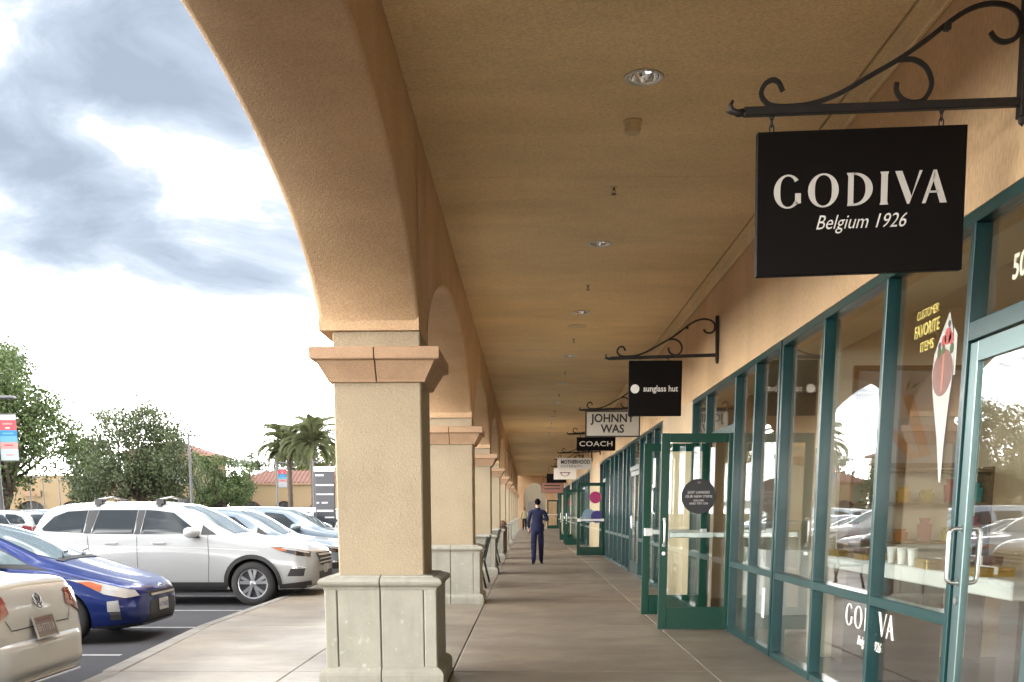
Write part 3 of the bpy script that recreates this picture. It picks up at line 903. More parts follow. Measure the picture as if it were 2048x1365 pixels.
def flared_word(name, parent, loc, rot, H, material, W=None, cond=1.0, d=.003):
    """six flared roman capitals, height H, drawn left to right from x=0"""
    b_ = MB(); T = .19 * H * cond; t = .075 * H * cond; y0, y1 = -d, 0
    k = H * cond
    pos = [0.0, 1.02, 2.16, 3.18, 3.60, 4.42]
    wd = [.80, .92, .78, .2, .90, .78]
    x = pos[0] * k; r = .42 * k
    ring_letter(b_, x + r, H / 2, r, H / 2 * 1.03, R(42), R(318), T, t, y0, y1)
    b_.poly([(x + 1.74 * r - T * .5, .10 * H), (x + 1.74 * r + T * .4, .14 * H), (x + 1.74 * r + T * .4, .44 * H), (x + 1.74 * r - T * .5, .44 * H)], y0, y1 - .0004)
    x = pos[1] * k; r = .455 * k
    ring_letter(b_, x + r, H / 2, r, H / 2 * 1.03, 0, 2 * PI, T * 1.05, t, y0, y1, 32)
    x = pos[2] * k
    b_.poly([(x + .03 * k, 0), (x + T + .05 * k, 0), (x + T + .02 * k, .1 * H), (x + T + .02 * k, .9 * H), (x + T + .05 * k, H), (x, H), (x + .05 * k, .9 * H), (x + .05 * k, .1 * H)], y0, y1)
    ring_letter(b_, x + .22 * k, H / 2, .56 * k, H / 2, -PI / 2, PI / 2, T * 1.1, t * 1.3, y0, y1)
    b_.poly([(x + T, H - t), (x + .25 * k, H - t * .6), (x + .25 * k, H), (x + T, H)], y0, y1); b_.poly([(x + T, 0), (x + .25 * k, 0), (x + .25 * k, t * .7), (x + T, t)], y0, y1)
    x = pos[3] * k - .02 * k
    b_.poly([(x, 0), (x + T + .06 * k, 0), (x + T + .03 * k, .1 * H), (x + T + .03 * k, .9 * H), (x + T + .06 * k, H), (x, H), (x + .03 * k, .9 * H), (x + .03 * k, .1 * H)], y0, y1)
    x = pos[4] * k
    b_.poly([(x, H), (x + .2 * k, H), (x + .50 * k, .22 * H), (x + .44 * k, 0), (x + .38 * k, 0)], y0, y1)
    b_.poly([(x + .44 * k, 0), (x + .50 * k, .18 * H), (x + .80 * k, H), (x + .72 * k, H)], y0, y1 - .0004)
    x = pos[5] * k
    b_.poly([(x, 0), (x + .10 * k, 0), (x + .37 * k, .82 * H), (x + .33 * k, H), (x + .31 * k, H)], y0, y1)
    b_.poly([(x + .33 * k, H), (x + .40 * k, H), (x + .73 * k, 0), (x + .53 * k, 0), (x + .30 * k, .74 * H)], y0, y1 - .0004)
    b_.poly([(x + .15 * k, .31 * H), (x + .50 * k, .31 * H), (x + .48 * k, .37 * H), (x + .17 * k, .37 * H)], y0, y1 - .0008)
    o = b_.build(name, material, parent, fix=True)
    o.location = loc; o.rotation_euler = rot
    return o


wL = flared_word('lettering', fG, (GX - .002, 7.983, 0.568), (0, 0, -PI / 2), .165, M_white, cond=1.26)
text_mesh('lettering', 'Belgium 1926', .10, M_white, fG, (GX - .003, 7.418, 0.481), RT, shear=.35, sx=.95)
text_mesh('lettering', 'CUSTOMER', .075, gold, fG, (GX - .003, 6.678, 2.627), RT, sx=.9)
text_mesh('lettering', 'FAVORITE', .105, gold, fG, (GX - .003, 6.678, 2.53), RT, sx=.85, offset=.001)
text_mesh('lettering', 'ITEMS', .085, gold, fG, (GX - .003, 6.659, 2.428), RT, sx=1.0)
text_mesh('lettering', '50', .17, cream, fG, (GX - .003, 5.553, 2.632), RT, sx=.9, offset=.003, align='LEFT')


def decal(name, pts, m_, parent, dx=0.0):
    b_ = MB(); b_.poly(pts, GX - .004 - dx, GX - .0035 - dx, 'yz'); return b_.build(name, m_, parent)


M_dw = mat('pale_print', (0.48, 0.46, 0.42), 0.5, var=.25, vscale=18, col2=(0.45, 0.47, 0.44), c2scale=14)
M_dr = mat('berry_print', (0.40, 0.04, 0.03), 0.4, var=.5, vscale=30)
M_dc = mat('cocoa_print', (0.15, 0.035, 0.012), 0.35, var=.35, vscale=16)
decal('printed_cone', [(6.328, 2.569), (6.269, 2.472), (6.23, 2.335), (6.23, 2.199), (6.26, 2.034), (6.289, 1.81), (6.299, 1.595), (6.328, 1.595), (6.406, 1.868), (6.503, 2.102), (6.542, 2.238), (6.522, 2.355), (6.425, 2.472)], M_dw, fG)
ov = [(6.381 + .15 * math.cos(a), 2.233 + .135 * math.sin(a)) for a in np.linspace(0, 2 * PI, 22)[:-1]]
decal('printed_chocolate', ov, M_dc, fG, .001)
decal('printed_highlight', [(6.386, 2.335), (6.357, 2.345), (6.362, 2.131), (6.391, 2.121)], mat('cocoa_light', (0.35, 0.12, 0.06), 0.4), fG, .002)
for (y, z, r_, m_) in ((6.328, 2.433, .05, M_dr), (6.386, 2.413, .035, M_dr), (6.279, 2.413, .035, M_dr), (6.445, 2.394, .022, M_black), (6.318, 2.501, .02, M_black), (6.445, 2.355, .03, M_leafp), (6.26, 2.355, .03, M_leafp), (6.386, 2.365, .025, M_leafp)):
    decal('printed_berry', [(y + r_ * math.cos(a), z + r_ * math.sin(a)) for a in np.linspace(0, 2 * PI, 12)[:-1]], m_, fG, .002)
decal('printed_wafer', [(6.191, 2.423), (6.25, 2.472), (6.211, 2.199), (6.191, 2.199)], M_dw, fG, .001)
# small notices on the panes
decal('notice', [(10.86, .64), (10.73, .64), (10.73, .33), (10.86, .33)], mat('blue_white_print', (0.62, 0.72, 0.76), 0.5), fS)

# black round sticker on the first open door, with its words
dA = [c for c in fS.children if c.name.startswith('door')]
dA.sort(key=lambda o: o.location.y)
d0 = dA[0]
b = MB(); cx_ = 2.45 - 2.018
b.lathe([(.205, .0040), (.205, .0055)], c=(cx_, 0, 1.60), n=40, axis='y'); st = b.build('round_sticker', M_black, d0)
for s_, z, t_ in (('JUST LANDED', 1.645, .042), ('OUR NEW ITEMS', 1.597, .042), ('EXPLORE', 1.550, .03), ('AND TRY ON', 1.515, .036), ('SH', 1.76, .03)):
    o = text_mesh('lettering', s_, t_, mat('grey_print', (0.55, 0.52, 0.52), 0.5) if s_ != 'SH' else mat('red_grey_print', (0.45, 0.2, 0.2), 0.5), st, (cx_, .0065, z), (PI / 2, 0, PI), extrude=.0005)
# pink flower sticker on the door of the farther shop
dC = [c for c in fC.children if c.name.startswith('door')][0]
b = MB(); b.lathe([(.19, -.006), (.19, -.004)], c=(.30, 0, 1.86), n=24, axis='y'); b.build('pink_sticker', mat('hot_pink_print', (0.75, 0.02, 0.22), 0.5), dC)
b = MB(); b.lathe([(.20, -.006), (.20, -.004)], c=(.24, 0, 1.25), n=24, axis='y'); b.build('purple_sticker', mat('purple_print', (0.10, 0.06, 0.35), 0.5), dC)
b = MB(); b.lathe([(.22, -.0065), (.22, -.0061)], c=(.50, 0, 1.28), n=24, axis='y'); b.build('blue_sticker', mat('blue_grey_print', (0.35, 0.45, 0.62), 0.5), dC)

# ---------------- end of the walk
ew = empty('end_wall', (0, YEND, 0), label='tan end wall of the walk with a rounded arch opening', cat='wall')
b = MB(); cx0, hw, zs = .55, .95, 2.4
pts = [(XO, 0), (cx0 - hw, 0), (cx0 - hw, zs)] + [(cx0 - hw * math.cos(t), zs + 1.35 * math.sin(t)) for t in np.linspace(0.1, PI - .1, 20)] + [(cx0 + hw, zs), (cx0 + hw, 0), (2.76, 0), (2.76, 4.6), (XO, 4.6)]
b.poly(pts, 0.01, .6, 'xz'); b.build('arch_wall', M_arch, ew)
fwb = empty('far_cream_building', (-.9, 96, 0), label='sunlit cream building seen through the end arch', cat='building')
b = MB(); b.box(-.9, 0, 0, 6, 4, 5); b.build('wall', mat('bright_cream', (0.15, 0.12, 0.08), 0.9), fwb)
for x in (-.6, .3):
    b = MB(); b.box(x, -.12, 0, x + .18, -.01, 4.6); b.build('pilaster', M_arch, fwb)
b = MB(); b.box(.9, -.05, .1, 2.2, -.01, 2.3); b.build('window', M_idark, fwb)

# ---------------- wrought brackets and hanging signs
MAIN = [(1.227, 3.419), (1.206, 3.457), (1.178, 3.47), (1.141, 3.452), (1.123, 3.412), (1.139, 3.377), (1.178, 3.355), (1.265, 3.352), (1.374, 3.365), (1.502, 3.409), (1.649, 3.488), (1.775, 3.555), (1.899, 3.636), (2.011, 3.718), (2.104, 3.772), (2.198, 3.795), (2.284, 3.785), (2.335, 3.75), (2.350, 3.701), (2.328, 3.647), (2.276, 3.628), (2.232, 3.641), (2.206, 3.673)]
SEC = [(1.771, 3.455), (1.771, 3.417), (1.797, 3.382), (1.847, 3.365), (1.9, 3.376), (1.933, 3.426), (1.932, 3.476), (1.901, 3.526), (1.845, 3.555), (1.775, 3.553)]


def smooth2(pts, n=4):
    out = []
    P = [pts[0]] + list(pts) + [pts[-1]]
    for i in range(1, len(P) - 2):
        p0, p1, p2, p3 = [np.array(q) for q in P[i - 1:i + 3]]
        for k in range(n):
            t = k / n
            out.append(tuple(.5 * ((2 * p1) + (p2 - p0) * t + (2 * p0 - 5 * p1 + 4 * p2 - p3) * t * t + (3 * p1 - p0 - 3 * p2 + p3) * t ** 3)))
    out.append(tuple(pts[-1])); return out


def lvl(p): return (p[0] - 2.378, 0, p[1] + .0268 * (2.381 - p[0]) - 3.363)


br = empty('sign_bracket', (2.378, 5.413, 3.363))
b = MB(); b.box(-1.34, -.018, -.020, -.002, .018, .020, .004); b.build('bar', M_iron, br)
b = MB(); b.tube([lvl(p) for p in smooth2(MAIN)], 1, flat=(.022, .013)); b.build('long_scroll', M_iron, br, auto=50)
b = MB(); b.tube([lvl(p) for p in smooth2(SEC)], 1, flat=(.022, .012)); b.build('small_scroll', M_iron, br, auto=50)
b = MB(); b.tube([(-1.33, 0, 0), (-1.37, 0, -.003), (-1.395, 0, .012), (-1.402, 0, .035), (-1.39, 0, .055)], [.020, .018, .014, .010, .006], 8); b.tube([(-1.37, 0, 0), (-1.40, 0, .001), (-1.425, 0, .006)], [.012, .010, .003], 8); b.build('finial', M_iron, br, smooth=True)
b = MB(); b.box(-.395, -.016, .325, -.36, .016, .362, .006); b.build('collar', M_iron, br)
b = MB(); b.box(-.022, -.03, -.07, .018, .03, .47, .004); b.lathe([(.0, -.11), (.016, -.095), (.022, -.07)], n=10); b.build('wall_plate', M_iron, br)
SIGN_Y = [5.413, 13.566, 20.3, 26.5, 35.0, 39.5, 45.5, 60.0]
blab = ['nearest black wrought iron scroll bracket, holding the largest sign', 'black wrought iron scroll bracket above the square black sign', 'black wrought iron bracket above the pale sign with two words', 'black wrought iron bracket holding the low wide black sign',
        'dark iron bracket above the distant white two line sign', 'dark iron bracket above the distant pale sign with a cup outline', 'dark iron bracket above the small distant black sign', 'dark iron bracket above the farthest brown framed sign']
for k, y in enumerate(SIGN_Y):
    c = br if k == 0 else copy_tree(br)
    c.location = (2.378, y, 3.363); tag(c, blab[k], 'sign bracket', 'wrought iron sign brackets on the shop wall')
    if k == 0: c.rotation_euler = (0, -.027, 0)

M_sb = mat('black_sign_paint', (0.0035, 0.0022, 0.002), 0.5, spec=.12)
M_sg = mat('grey_sign_paint', (0.50, 0.48, 0.43), 0.6)
M_sw = mat('white_sign_paint', (0.66, 0.63, 0.58), 0.6)


def sign(y, x0, x1, z0, z1, m_, label, roll=0.0, chains=None, th=.04, zb=3.343, edge=None):
    """hanging sign whose pivot lies at the top centre of the board"""
    cx_ = (x0 + x1) / 2
    r_ = empty('hanging_sign', (cx_, y, z1), label=label, cat='hanging sign')
    r_.rotation_euler = (0, roll, 0)
    w_ = (x1 - x0) / 2; h_ = z1 - z0
    b_ = MB(); b_.box(-w_, -th / 2, -h_, w_, th / 2, 0, .003); b_.build('board', m_, r_)
    if edge:
        b_ = MB()
        b_.box(-w_ - .012, -th / 2 - .006, -h_ - .012, -w_ + .012, th / 2 + .006, .012); b_.box(w_ - .012, -th / 2 - .006, -h_ - .012, w_ + .012, th / 2 + .006, .012)
        b_.box(-w_ + .013, -th / 2 - .006, -.012, w_ - .013, th / 2 + .006, .012); b_.box(-w_ + .013, -th / 2 - .006, -h_ - .012, w_ - .013, th / 2 + .006, -h_ + .012)
        b_.build('border', edge, r_)
    for xx in (chains or (-w_ * .8, w_ * .8)):
        gap = zb - z1
        n = max(2, int(round(gap / .033)))
        b_ = MB()
        for i in range(n):
            zc_ = gap * (i + .5) / n; a = gap / n * .72; ring = []
            for q in range(12):
                t = 2 * PI * q / 12
                u, v_ = .011 * math.cos(t), a * math.sin(t)
                ring.append((xx + (u if i % 2 == 0 else 0), (0 if i % 2 == 0 else u), zc_ + v_))
            b_.tube(ring, .0032, 6, closed=True)
        b_.build('chain', M_iron, r_, smooth=True)
    return r_, w_, h_


F = -.021
s1, w_, h_ = sign(5.413, 1.106, 2.115, 2.583, 3.2455, M_sb, 'largest black hanging sign with pale lettering, nearest the camera', roll=-.029, chains=(-.432, .383))
flared_word('lettering', s1, (-.423, F, -.350), (0, 0, 0), .150, mat('silver_print', (0.62, 0.60, 0.56), 0.45), cond=1.085)
text_mesh('lettering', 'Belgium 1926', .094, M_white, s1, (.0, F - .001, -.425), (PI / 2, 0, 0), shear=.32, sx=.86, offset=-.0006)
s2, w_, h_ = sign(13.566, 1.270, 1.942, 2.618, 3.297, M_sb, 'square black hanging sign with a white dot, second from the camera', chains=(-.20, .16))
b = MB(); b.lathe([(.055, F), (.055, F - .004)], c=(-.255, 0, -.345), n=28, axis='y'); b.build('dot', M_white, s2)
text_mesh('lettering', 'sunglass hut', .105, M_white, s2, (.068, F - .001, -.345), (PI / 2, 0, 0), sx=.86, offset=.0012)
s3, w_, h_ = sign(20.3, 1.10, 2.12, 2.835, 3.30, M_sg, 'pale grey hanging sign with large black capital letters', edge=M_black, chains=(-.44, .44))
text_mesh('lettering', 'JOHNNY', .215, M_black, s3, (0, F - .001, -.135), (PI / 2, 0, 0), sx=.95, offset=.005)
text_mesh('lettering', 'WAS', .215, M_black, s3, (0, F - .001, -.33), (PI / 2, 0, 0), sx=.95, offset=.005)
s4, w_, h_ = sign(26.5, 1.21, 2.18, 2.915, 3.245, M_sb, 'low wide black hanging sign with small white spaced capitals')
text_mesh('lettering', 'COACH', .17, M_white, s4, (0, F - .001, -.165), (PI / 2, 0, 0), sx=1.3, offset=.003, space=1.1)
s5, w_, h_ = sign(35.0, .97, 2.10, 2.79, 3.165, M_sw, 'distant white hanging sign with two lines of dark letters')
text_mesh('lettering', 'MOTHERHOOD', .17, M_black, s5, (.03, F - .001, -.14), (PI / 2, 0, 0), sx=.80, offset=.003)
text_mesh('lettering', 'MATERNITY', .10, M_black, s5, (-.1, F - .001, -.28), (PI / 2, 0, 0), sx=1.1, space=1.3)
s6, w_, h_ = sign(39.5, .96, 1.80, 2.60, 3.01, M_sw, 'distant pale hanging sign with a dark cup outline')
b = MB(); ring_letter(b, 0, -.17, .17, .13, PI, 2 * PI, .04, .03, F - .004, F); b.box(-.20, F - .004, -.175, .20, F, -.145); b.build('cup_outline', mat('plum_print', (0.16, 0.05, 0.10), 0.5), s6)
s7, w_, h_ = sign(45.5, .80, 1.65, 2.63, 3.02, M_sb, 'small distant black hanging sign behind the pale cup sign')
s8, w_, h_ = sign(60.0, .75, 2.0, 2.45, 3.04, mat('rust_panel', (0.30, 0.15, 0.12), 0.6), 'farthest hanging sign, brown framed with a reddish panel', edge=mat('dark_brown_paint', (0.05, 0.025, 0.015), 0.5))
for z in (-.2, -.38):
    b = MB(); b.box(-.45, F - .004, z, .45, F, z + .05); b.build('stripe', M_black, s8)
# ------------------------------------------------------------------ cars


def paint(name, col, flake=0.0, rough=0.25, metal=0.0):
    return mat(name, col, rough, metal, coat=.7, spec=0.4)


P_white = paint('white_car_paint', (0.34, 0.35, 0.355))
P_blue = paint('blue_car_paint', (0.004, 0.018, 0.13), metal=.35, rough=.3)
P_cream = paint('cream_car_paint', (0.40, 0.405, 0.395), metal=.15, rough=.3)
P_silver = paint('silver_car_paint', (0.20, 0.245, 0.29), metal=.5, rough=.3)
P_grey = paint('grey_car_paint', (0.13, 0.14, 0.15), metal=.4, rough=.3)
P_black = paint('black_car_paint', (0.014, 0.014, 0.016))
P_red = paint('dark_red_car_paint', (0.22, 0.015, 0.015), metal=.3, rough=.3)
P_sand = paint('sand_car_paint', (0.42, 0.38, 0.30), metal=.4, rough=.3)
M_cglass = mat('car_glass', (0.022, 0.028, 0.032), 0.05, 0.0, spec=0.35)
M_cglass2 = mat('pale_windshield_glass', (0.10, 0.14, 0.15), 0.05, 0.0, spec=0.9)
M_seam = mat('panel_gap', (0.05, 0.05, 0.055), 0.7)
M_clad = mat('black_cladding', (0.022, 0.022, 0.024), 0.6)
M_well = mat('wheel_well_dark', (0.008, 0.008, 0.008), 0.9)
M_alloy = mat('alloy', (0.45, 0.45, 0.46), 0.3, 0.9)
M_alloyd = mat('alloy_dark', (0.06, 0.06, 0.065), 0.4, 0.5)
M_amber = mat('amber_lens', (0.45, 0.11, 0.03), 0.15, coat=1.0)
M_clear = mat('clear_lens', (0.42, 0.41, 0.39), 0.12, coat=1.0)
M_lampin = mat('lamp_chrome_dark', (0.12, 0.11, 0.11), 0.15, 0.8, coat=1.0)
M_redl = mat('red_lens', (0.22, 0.008, 0.008), 0.12, coat=1.0)
M_pinkl = mat('pale_red_lens', (0.24, 0.05, 0.045), 0.12, coat=1.0)
M_plate = mat('white_plate', (0.36, 0.36, 0.35), 0.5)
M_plateb = mat('brown_plate', (0.13, 0.105, 0.095), 0.5)


def pchip(x, xs, ys):
    xs = np.asarray(xs, float); ys = np.asarray(ys, float)
    h = np.diff(xs); dlt = np.diff(ys) / h; n = len(xs); d = np.zeros(n)
    for i in range(1, n - 1):
        if dlt[i - 1] * dlt[i] > 0:
            w1 = 2 * h[i] + h[i - 1]; w2 = h[i] + 2 * h[i - 1]
            d[i] = (w1 + w2) / (w1 / dlt[i - 1] + w2 / dlt[i])
    d[0], d[-1] = dlt[0], dlt[-1]
    x = np.clip(x, xs[0], xs[-1]); i = np.clip(np.searchsorted(xs, x) - 1, 0, n - 2)
    t = (x - xs[i]) / h[i]
    return ((2 * t ** 3 - 3 * t ** 2 + 1) * ys[i] + (t ** 3 - 2 * t ** 2 + t) * h[i] * d[i] + (-2 * t ** 3 + 3 * t ** 2) * ys[i + 1] + (t ** 3 - t ** 2) * h[i] * d[i + 1])


def car_body(st, L, ns=64, sub=3):
    """st: rows (s, zb, zs, zt, wb, wm, ws, wt, zr); s from the nose; nose at +x"""
    st = np.array(st, float); S = st[:, 0]
    ss = np.unique(np.concatenate([np.linspace(0, S[-1], ns), S]))
    rings = []
    for s in ss:
        zb, zs, zt, wb, wm, ws, wt, zr = [float(pchip(s, S, st[:, k])) for k in range(1, 9)]
        ctl = [(0, zb), (.75 * wb, zb), (wb, zb + .025), (wm * .985, zb + .30 * (zs - zb)), (wm, zb + .62 * (zs - zb)), (ws, zs), ((ws * .98 + wt) / 2 + .012, (zs + zr) / 2 + .01), (wt, zr), (.62 * wt, zr + .80 * (zt - zr)), (0, zt)]
        pts = []
        C = [(-ctl[1][0], ctl[1][1])] + ctl + [(-ctl[-2][0], ctl[-2][1])]
        for i in range(1, len(C) - 2):
            p0, p1, p2, p3 = [np.array(q) for q in C[i - 1:i + 3]]
            for k in range(sub):
                t = k / sub; tt = .5
                m1 = (p2 - p0) * .36; m2 = (p3 - p1) * .36
                d = np.linalg.norm(p2 - p1); l1 = np.linalg.norm(m1); l2 = np.linalg.norm(m2)
                if l1 > d: m1 *= d / l1
                if l2 > d: m2 *= d / l2
                q = (2 * t ** 3 - 3 * t ** 2 + 1) * p1 + (t ** 3 - 2 * t ** 2 + t) * m1 + (-2 * t ** 3 + 3 * t ** 2) * p2 + (t ** 3 - t ** 2) * m2
                pts.append((max(q[0], 0), q[1]))
        pts.append(ctl[-1])
        rings.append((s, pts))
    vs_ = []; fs = []
    n = len(rings[0][1]); M_ = 2 * n - 2
    for s, pts in rings:
        x = L / 2 - s
        for y, z in pts: vs_.append((x, y, z))
        for y, z in pts[-2:0:-1]: vs_.append((x, -y, z))
    for i in range(len(rings) - 1):
        for k in range(M_):
            k2 = (k + 1) % M_; fs.append((i * M_ + k, i * M_ + k2, (i + 1) * M_ + k2, (i + 1) * M_ + k))
    # closed ends as strips between the two sides
    for base, rev in ((0, True), ((len(rings) - 1) * M_, False)):
        for k in range(n - 1):
            a, b_ = base + k, base + k + 1
            c = base + (M_ - k) % M_; d = base + (M_ - k - 1) % M_
            f = [a, b_, d, c]
            f = [v for j, v in enumerate(f) if v not in f[:j]]
            if len(f) >= 3: fs.append(tuple(f if not rev else f[::-1]))
    return vs_, fs


def make_body(st, L, wheels, wr, parent, pm, well=None, ns=64, cut=True):
    vs_, fs = car_body(st, L, ns)
    b_ = MB(); b_.add(vs_, fs)
    o = b_.build('body', [pm, M_well], parent, auto=35) if False else None
    me = bpy.data.meshes.new('body'); me.from_pydata(vs_, [], fs)
    me.materials.append(pm); me.materials.append(M_well)
    bm = bmesh.new(); bm.from_mesh(me); bmesh.ops.remove_doubles(bm, verts=bm.verts, dist=1e-5); bmesh.ops.recalc_face_normals(bm, faces=bm.faces)
    if bm.calc_volume(signed=True) < 0: bmesh.ops.reverse_faces(bm, faces=bm.faces)
    bm.to_mesh(me); bm.free()
    o = bpy.data.objects.new('body', me); COL.objects.link(o)
    if cut:
        cb = MB(); cb.cur = 1
        for sx in wheels:
            for sy in (-1, 1):
                cb.lathe([((well or wr + .05), sy * .58), ((well or wr + .05), sy * 1.3)], c=(sx, 0, wr), n=36, axis='y')
        cme = bpy.data.meshes.new('c'); cme.from_pydata(cb.v, [], cb.f); cme.materials.append(pm); cme.materials.append(M_well)
        cme.polygons.foreach_set('material_index', [1] * len(cme.polygons))
        bm = bmesh.new(); bm.from_mesh(cme); bmesh.ops.recalc_face_normals(bm, faces=bm.faces)
        if bm.calc_volume(signed=True) < 0: bmesh.ops.reverse_faces(bm, faces=bm.faces)
        bm.to_mesh(cme); bm.free()
        co = bpy.data.objects.new('c', cme); COL.objects.link(co)
        md = o.modifiers.new('b', 'BOOLEAN'); md.object = co; md.operation = 'DIFFERENCE'; md.solver = 'EXACT'; md.use_self = True
        dg = bpy.context.evaluated_depsgraph_get(); dg.update()
        nm = bpy.data.meshes.new_from_object(o.evaluated_get(dg))
        o.modifiers.clear(); o.data = nm; nm.name = 'body'
        bpy.data.objects.remove(co); bpy.data.meshes.remove(cme)
    me = o.data
    me.polygons.foreach_set('use_smooth', [True] * len(me.polygons)); me.set_sharp_from_angle(angle=R(38))
    if len(me.materials) > 0: me.materials[0] = pm
    o.parent = parent
    bm = bmesh.new(); bm.from_mesh(me); bvh = BVHTree.FromBMesh(bm); bm.free()
    return o, bvh


def cast(bvh, axis, u, v):
    """axis 'l'/'r': side view (u=x, v=z); 'f'/'b': front/back (u=y, v=z); 't': top (u=x, v=y)"""
    if axis in 'lr':
        s_ = 1 if axis == 'l' else -1
        h = bvh.ray_cast(Vector((u, s_ * 4, v)), Vector((0, -s_, 0)))
    elif axis in 'fb':
        s_ = 1 if axis == 'f' else -1
        h = bvh.ray_cast(Vector((s_ * 6, u, v)), Vector((-s_, 0, 0)))
    else:
        h = bvh.ray_cast(Vector((u, v, 5)), Vector((0, 0, -1)))
    if h[0] is None: return None, None
    view = Vector((0, 1 if axis == 'l' else -1, 0)) if axis in 'lr' else (Vector((1 if axis == 'f' else -1, 0, 0)) if axis in 'fb' else Vector((0, 0, 1)))
    return h[0], (h[1] if h[1].dot(view) >= 0 else -h[1])


def patch(name, bvh, axis, poly, m_, parent, off=.006, du=.06, dv=.06, smooth=True):
    """2-D polygon laid on the body: sampled columns, each filled between its lower and upper crossing"""
    us = [p[0] for p in poly]; u0, u1 = min(us), max(us)
    nu = max(2, int((u1 - u0) / du) + 1)
    U = sorted(set([round(u, 5) for u in np.linspace(u0 + 1e-4, u1 - 1e-4, nu + 1)] + [round(min(max(u, u0 + 1e-4), u1 - 1e-4), 5) for u in us]))
    cols_ = []
    n = len(poly)
    vmax = max(p[1] for p in poly) - min(p[1] for p in poly)
    nv = max(1, int(vmax / dv) + 1)
    for u in U:
        cr = []
        for i in range(n):
            (a, b_), (c, d) = poly[i], poly[(i + 1) % n]
            if (a <= u < c) or (c <= u < a): cr.append(b_ + (d - b_) * (u - a) / (c - a))
        if len(cr) < 2: cols_.append(None); continue
        lo, hi = min(cr), max(cr); row = []
        for k in range(nv + 1):
            v = lo + (hi - lo) * k / nv
            p, nn = cast(bvh, axis, u, v)
            if p is None: row.append(None)
            else: row.append(p + nn * off)
        cols_.append(row)
    vs_ = []; idx = {}; fs = []
    for i, r_ in enumerate(cols_):
        if not r_: continue
        for k, p in enumerate(r_):
            if p is not None: idx[(i, k)] = len(vs_); vs_.append(p)
    for i in range(len(cols_) - 1):
        for k in range(nv):
            q = [(i, k), (i + 1, k), (i + 1, k + 1), (i, k + 1)]
            if all(t in idx for t in q): fs.append(tuple(idx[t] for t in q))
    if not fs: return None
    b_ = MB(); b_.add(vs_, fs)
    # skirt down to the body so that the piece has thickness
    o = b_.build(name, m_, parent, fix=True, smooth=smooth)
    md = None
    me = o.data
    # orient outward
    c0 = Vector((0, 0, .7)); s_ = sum(((me.vertices[f.vertices[0]].co - c0).dot(f.normal) for f in me.polygons))
    if s_ < 0: me.flip_normals()
    return o


def seam(name, bvh, axis, pts, w_, m_, parent, off=.003, step=.06):
    P = []
    for i in range(len(pts) - 1):
        (a, b_), (c, d) = pts[i], pts[i + 1]; L_ = math.hypot(c - a, d - b_); n = max(1, int(L_ / step))
        for k in range(n + (1 if i == len(pts) - 2 else 0)):
            t = k / n; p, nn = cast(bvh, axis, a + (c - a) * t, b_ + (d - b_) * t)
            if p is not None: P.append((p + nn * off, nn))
    if len(P) < 2: return
    b_ = MB(); vs_ = []; fs = []
    for i, (p, nn) in enumerate(P):
        t = (P[min(i + 1, len(P) - 1)][0] - P[max(i - 1, 0)][0])
        if t.length < 1e-6: t = Vector((1, 0, 0))
        s_ = t.cross(nn).normalized() * w_ / 2
        vs_ += [p + s_, p - s_]
    for i in range(len(P) - 1): fs.append((2 * i, 2 * i + 1, 2 * i + 3, 2 * i + 2))
    b_.add(vs_, fs)
    return b_.build(name, m_, parent)


def wheel_mesh(r, rr, wd, spokes=5, double=True, parent=None, low=False):
    """wheel centred on origin, outer face towards +y"""
    n = 20 if low else 40
    b_ = MB(); b_.lathe([(rr, -wd / 2), (rr + .02, -wd / 2 - .004), (r - .02, -wd / 2 + .012), (r, -wd / 2 + .03), (r, wd / 2 - .03), (r - .02, wd / 2 - .012), (rr + .02, wd / 2 + .004), (rr, wd / 2 - .004), (rr - .01, wd / 2 - .03), (rr - .01, -wd / 2)], n=n, axis='y', caps=False)
    ty = b_.build('tyre', M_rubber, parent, auto=50)
    b_ = MB(); b_.cur = 0
    b_.lathe([(rr, wd / 2 - .006), (rr - .018, wd / 2 - .010), (rr - .024, wd / 2 - .05)], n=n, axis='y', caps=False)
    b_.lathe([(.055, wd / 2 - .055), (.06, wd / 2 - .022), (.04, wd / 2 - .014), (.001, wd / 2 - .012)], n=16, axis='y', caps=False)
    for k in range(spokes):
        a = 2 * PI * k / spokes + .3
        for da in ((-.17, .17) if double else (0,)):
            a0, a1 = a + da * .45, a + da * 1.25; t0, t1 = (.020, .030) if double else (.035, .05)
            p = []
            for (aa, rad, t) in ((a0, .045, t0), (a1, rr - .015, t1)):
                c_, s_ = math.cos(aa), math.sin(aa)
                p.append(((c_ * rad - s_ * t), (s_ * rad + c_ * t))); p.append(((c_ * rad + s_ * t), (s_ * rad - c_ * t)))
            b_.poly([p[0], p[1], p[3], p[2]], wd / 2 - .045, wd / 2 - .018, 'xz')
    rim = b_.build('rim', M_alloy, parent, auto=40)
    b_ = MB(); b_.lathe([(rr - .012, wd / 2 - .062), (.001, wd / 2 - .062)], n=20, axis='y', caps=False); b_.build('brake_disc', M_alloyd, parent)


def add_wheels(root, xs, half, r, rr, wd=.22, **kw):
    proto = None
    for x in xs:
        for s_ in (1, -1):
            if proto is None:
                wq = bpy.data.objects.new('wheel', None); COL.objects.link(wq); wq.parent = root
                wheel_mesh(r, rr, wd, parent=wq, **kw); proto = wq
            else: wq = copy_tree(proto, root)
            wq.location = (x, s_ * (half - wd / 2), r); wq.rotation_euler = (0, 0, 0 if s_ > 0 else PI)
    return proto


def side_both(fn):
    for a in 'lr': fn(a)


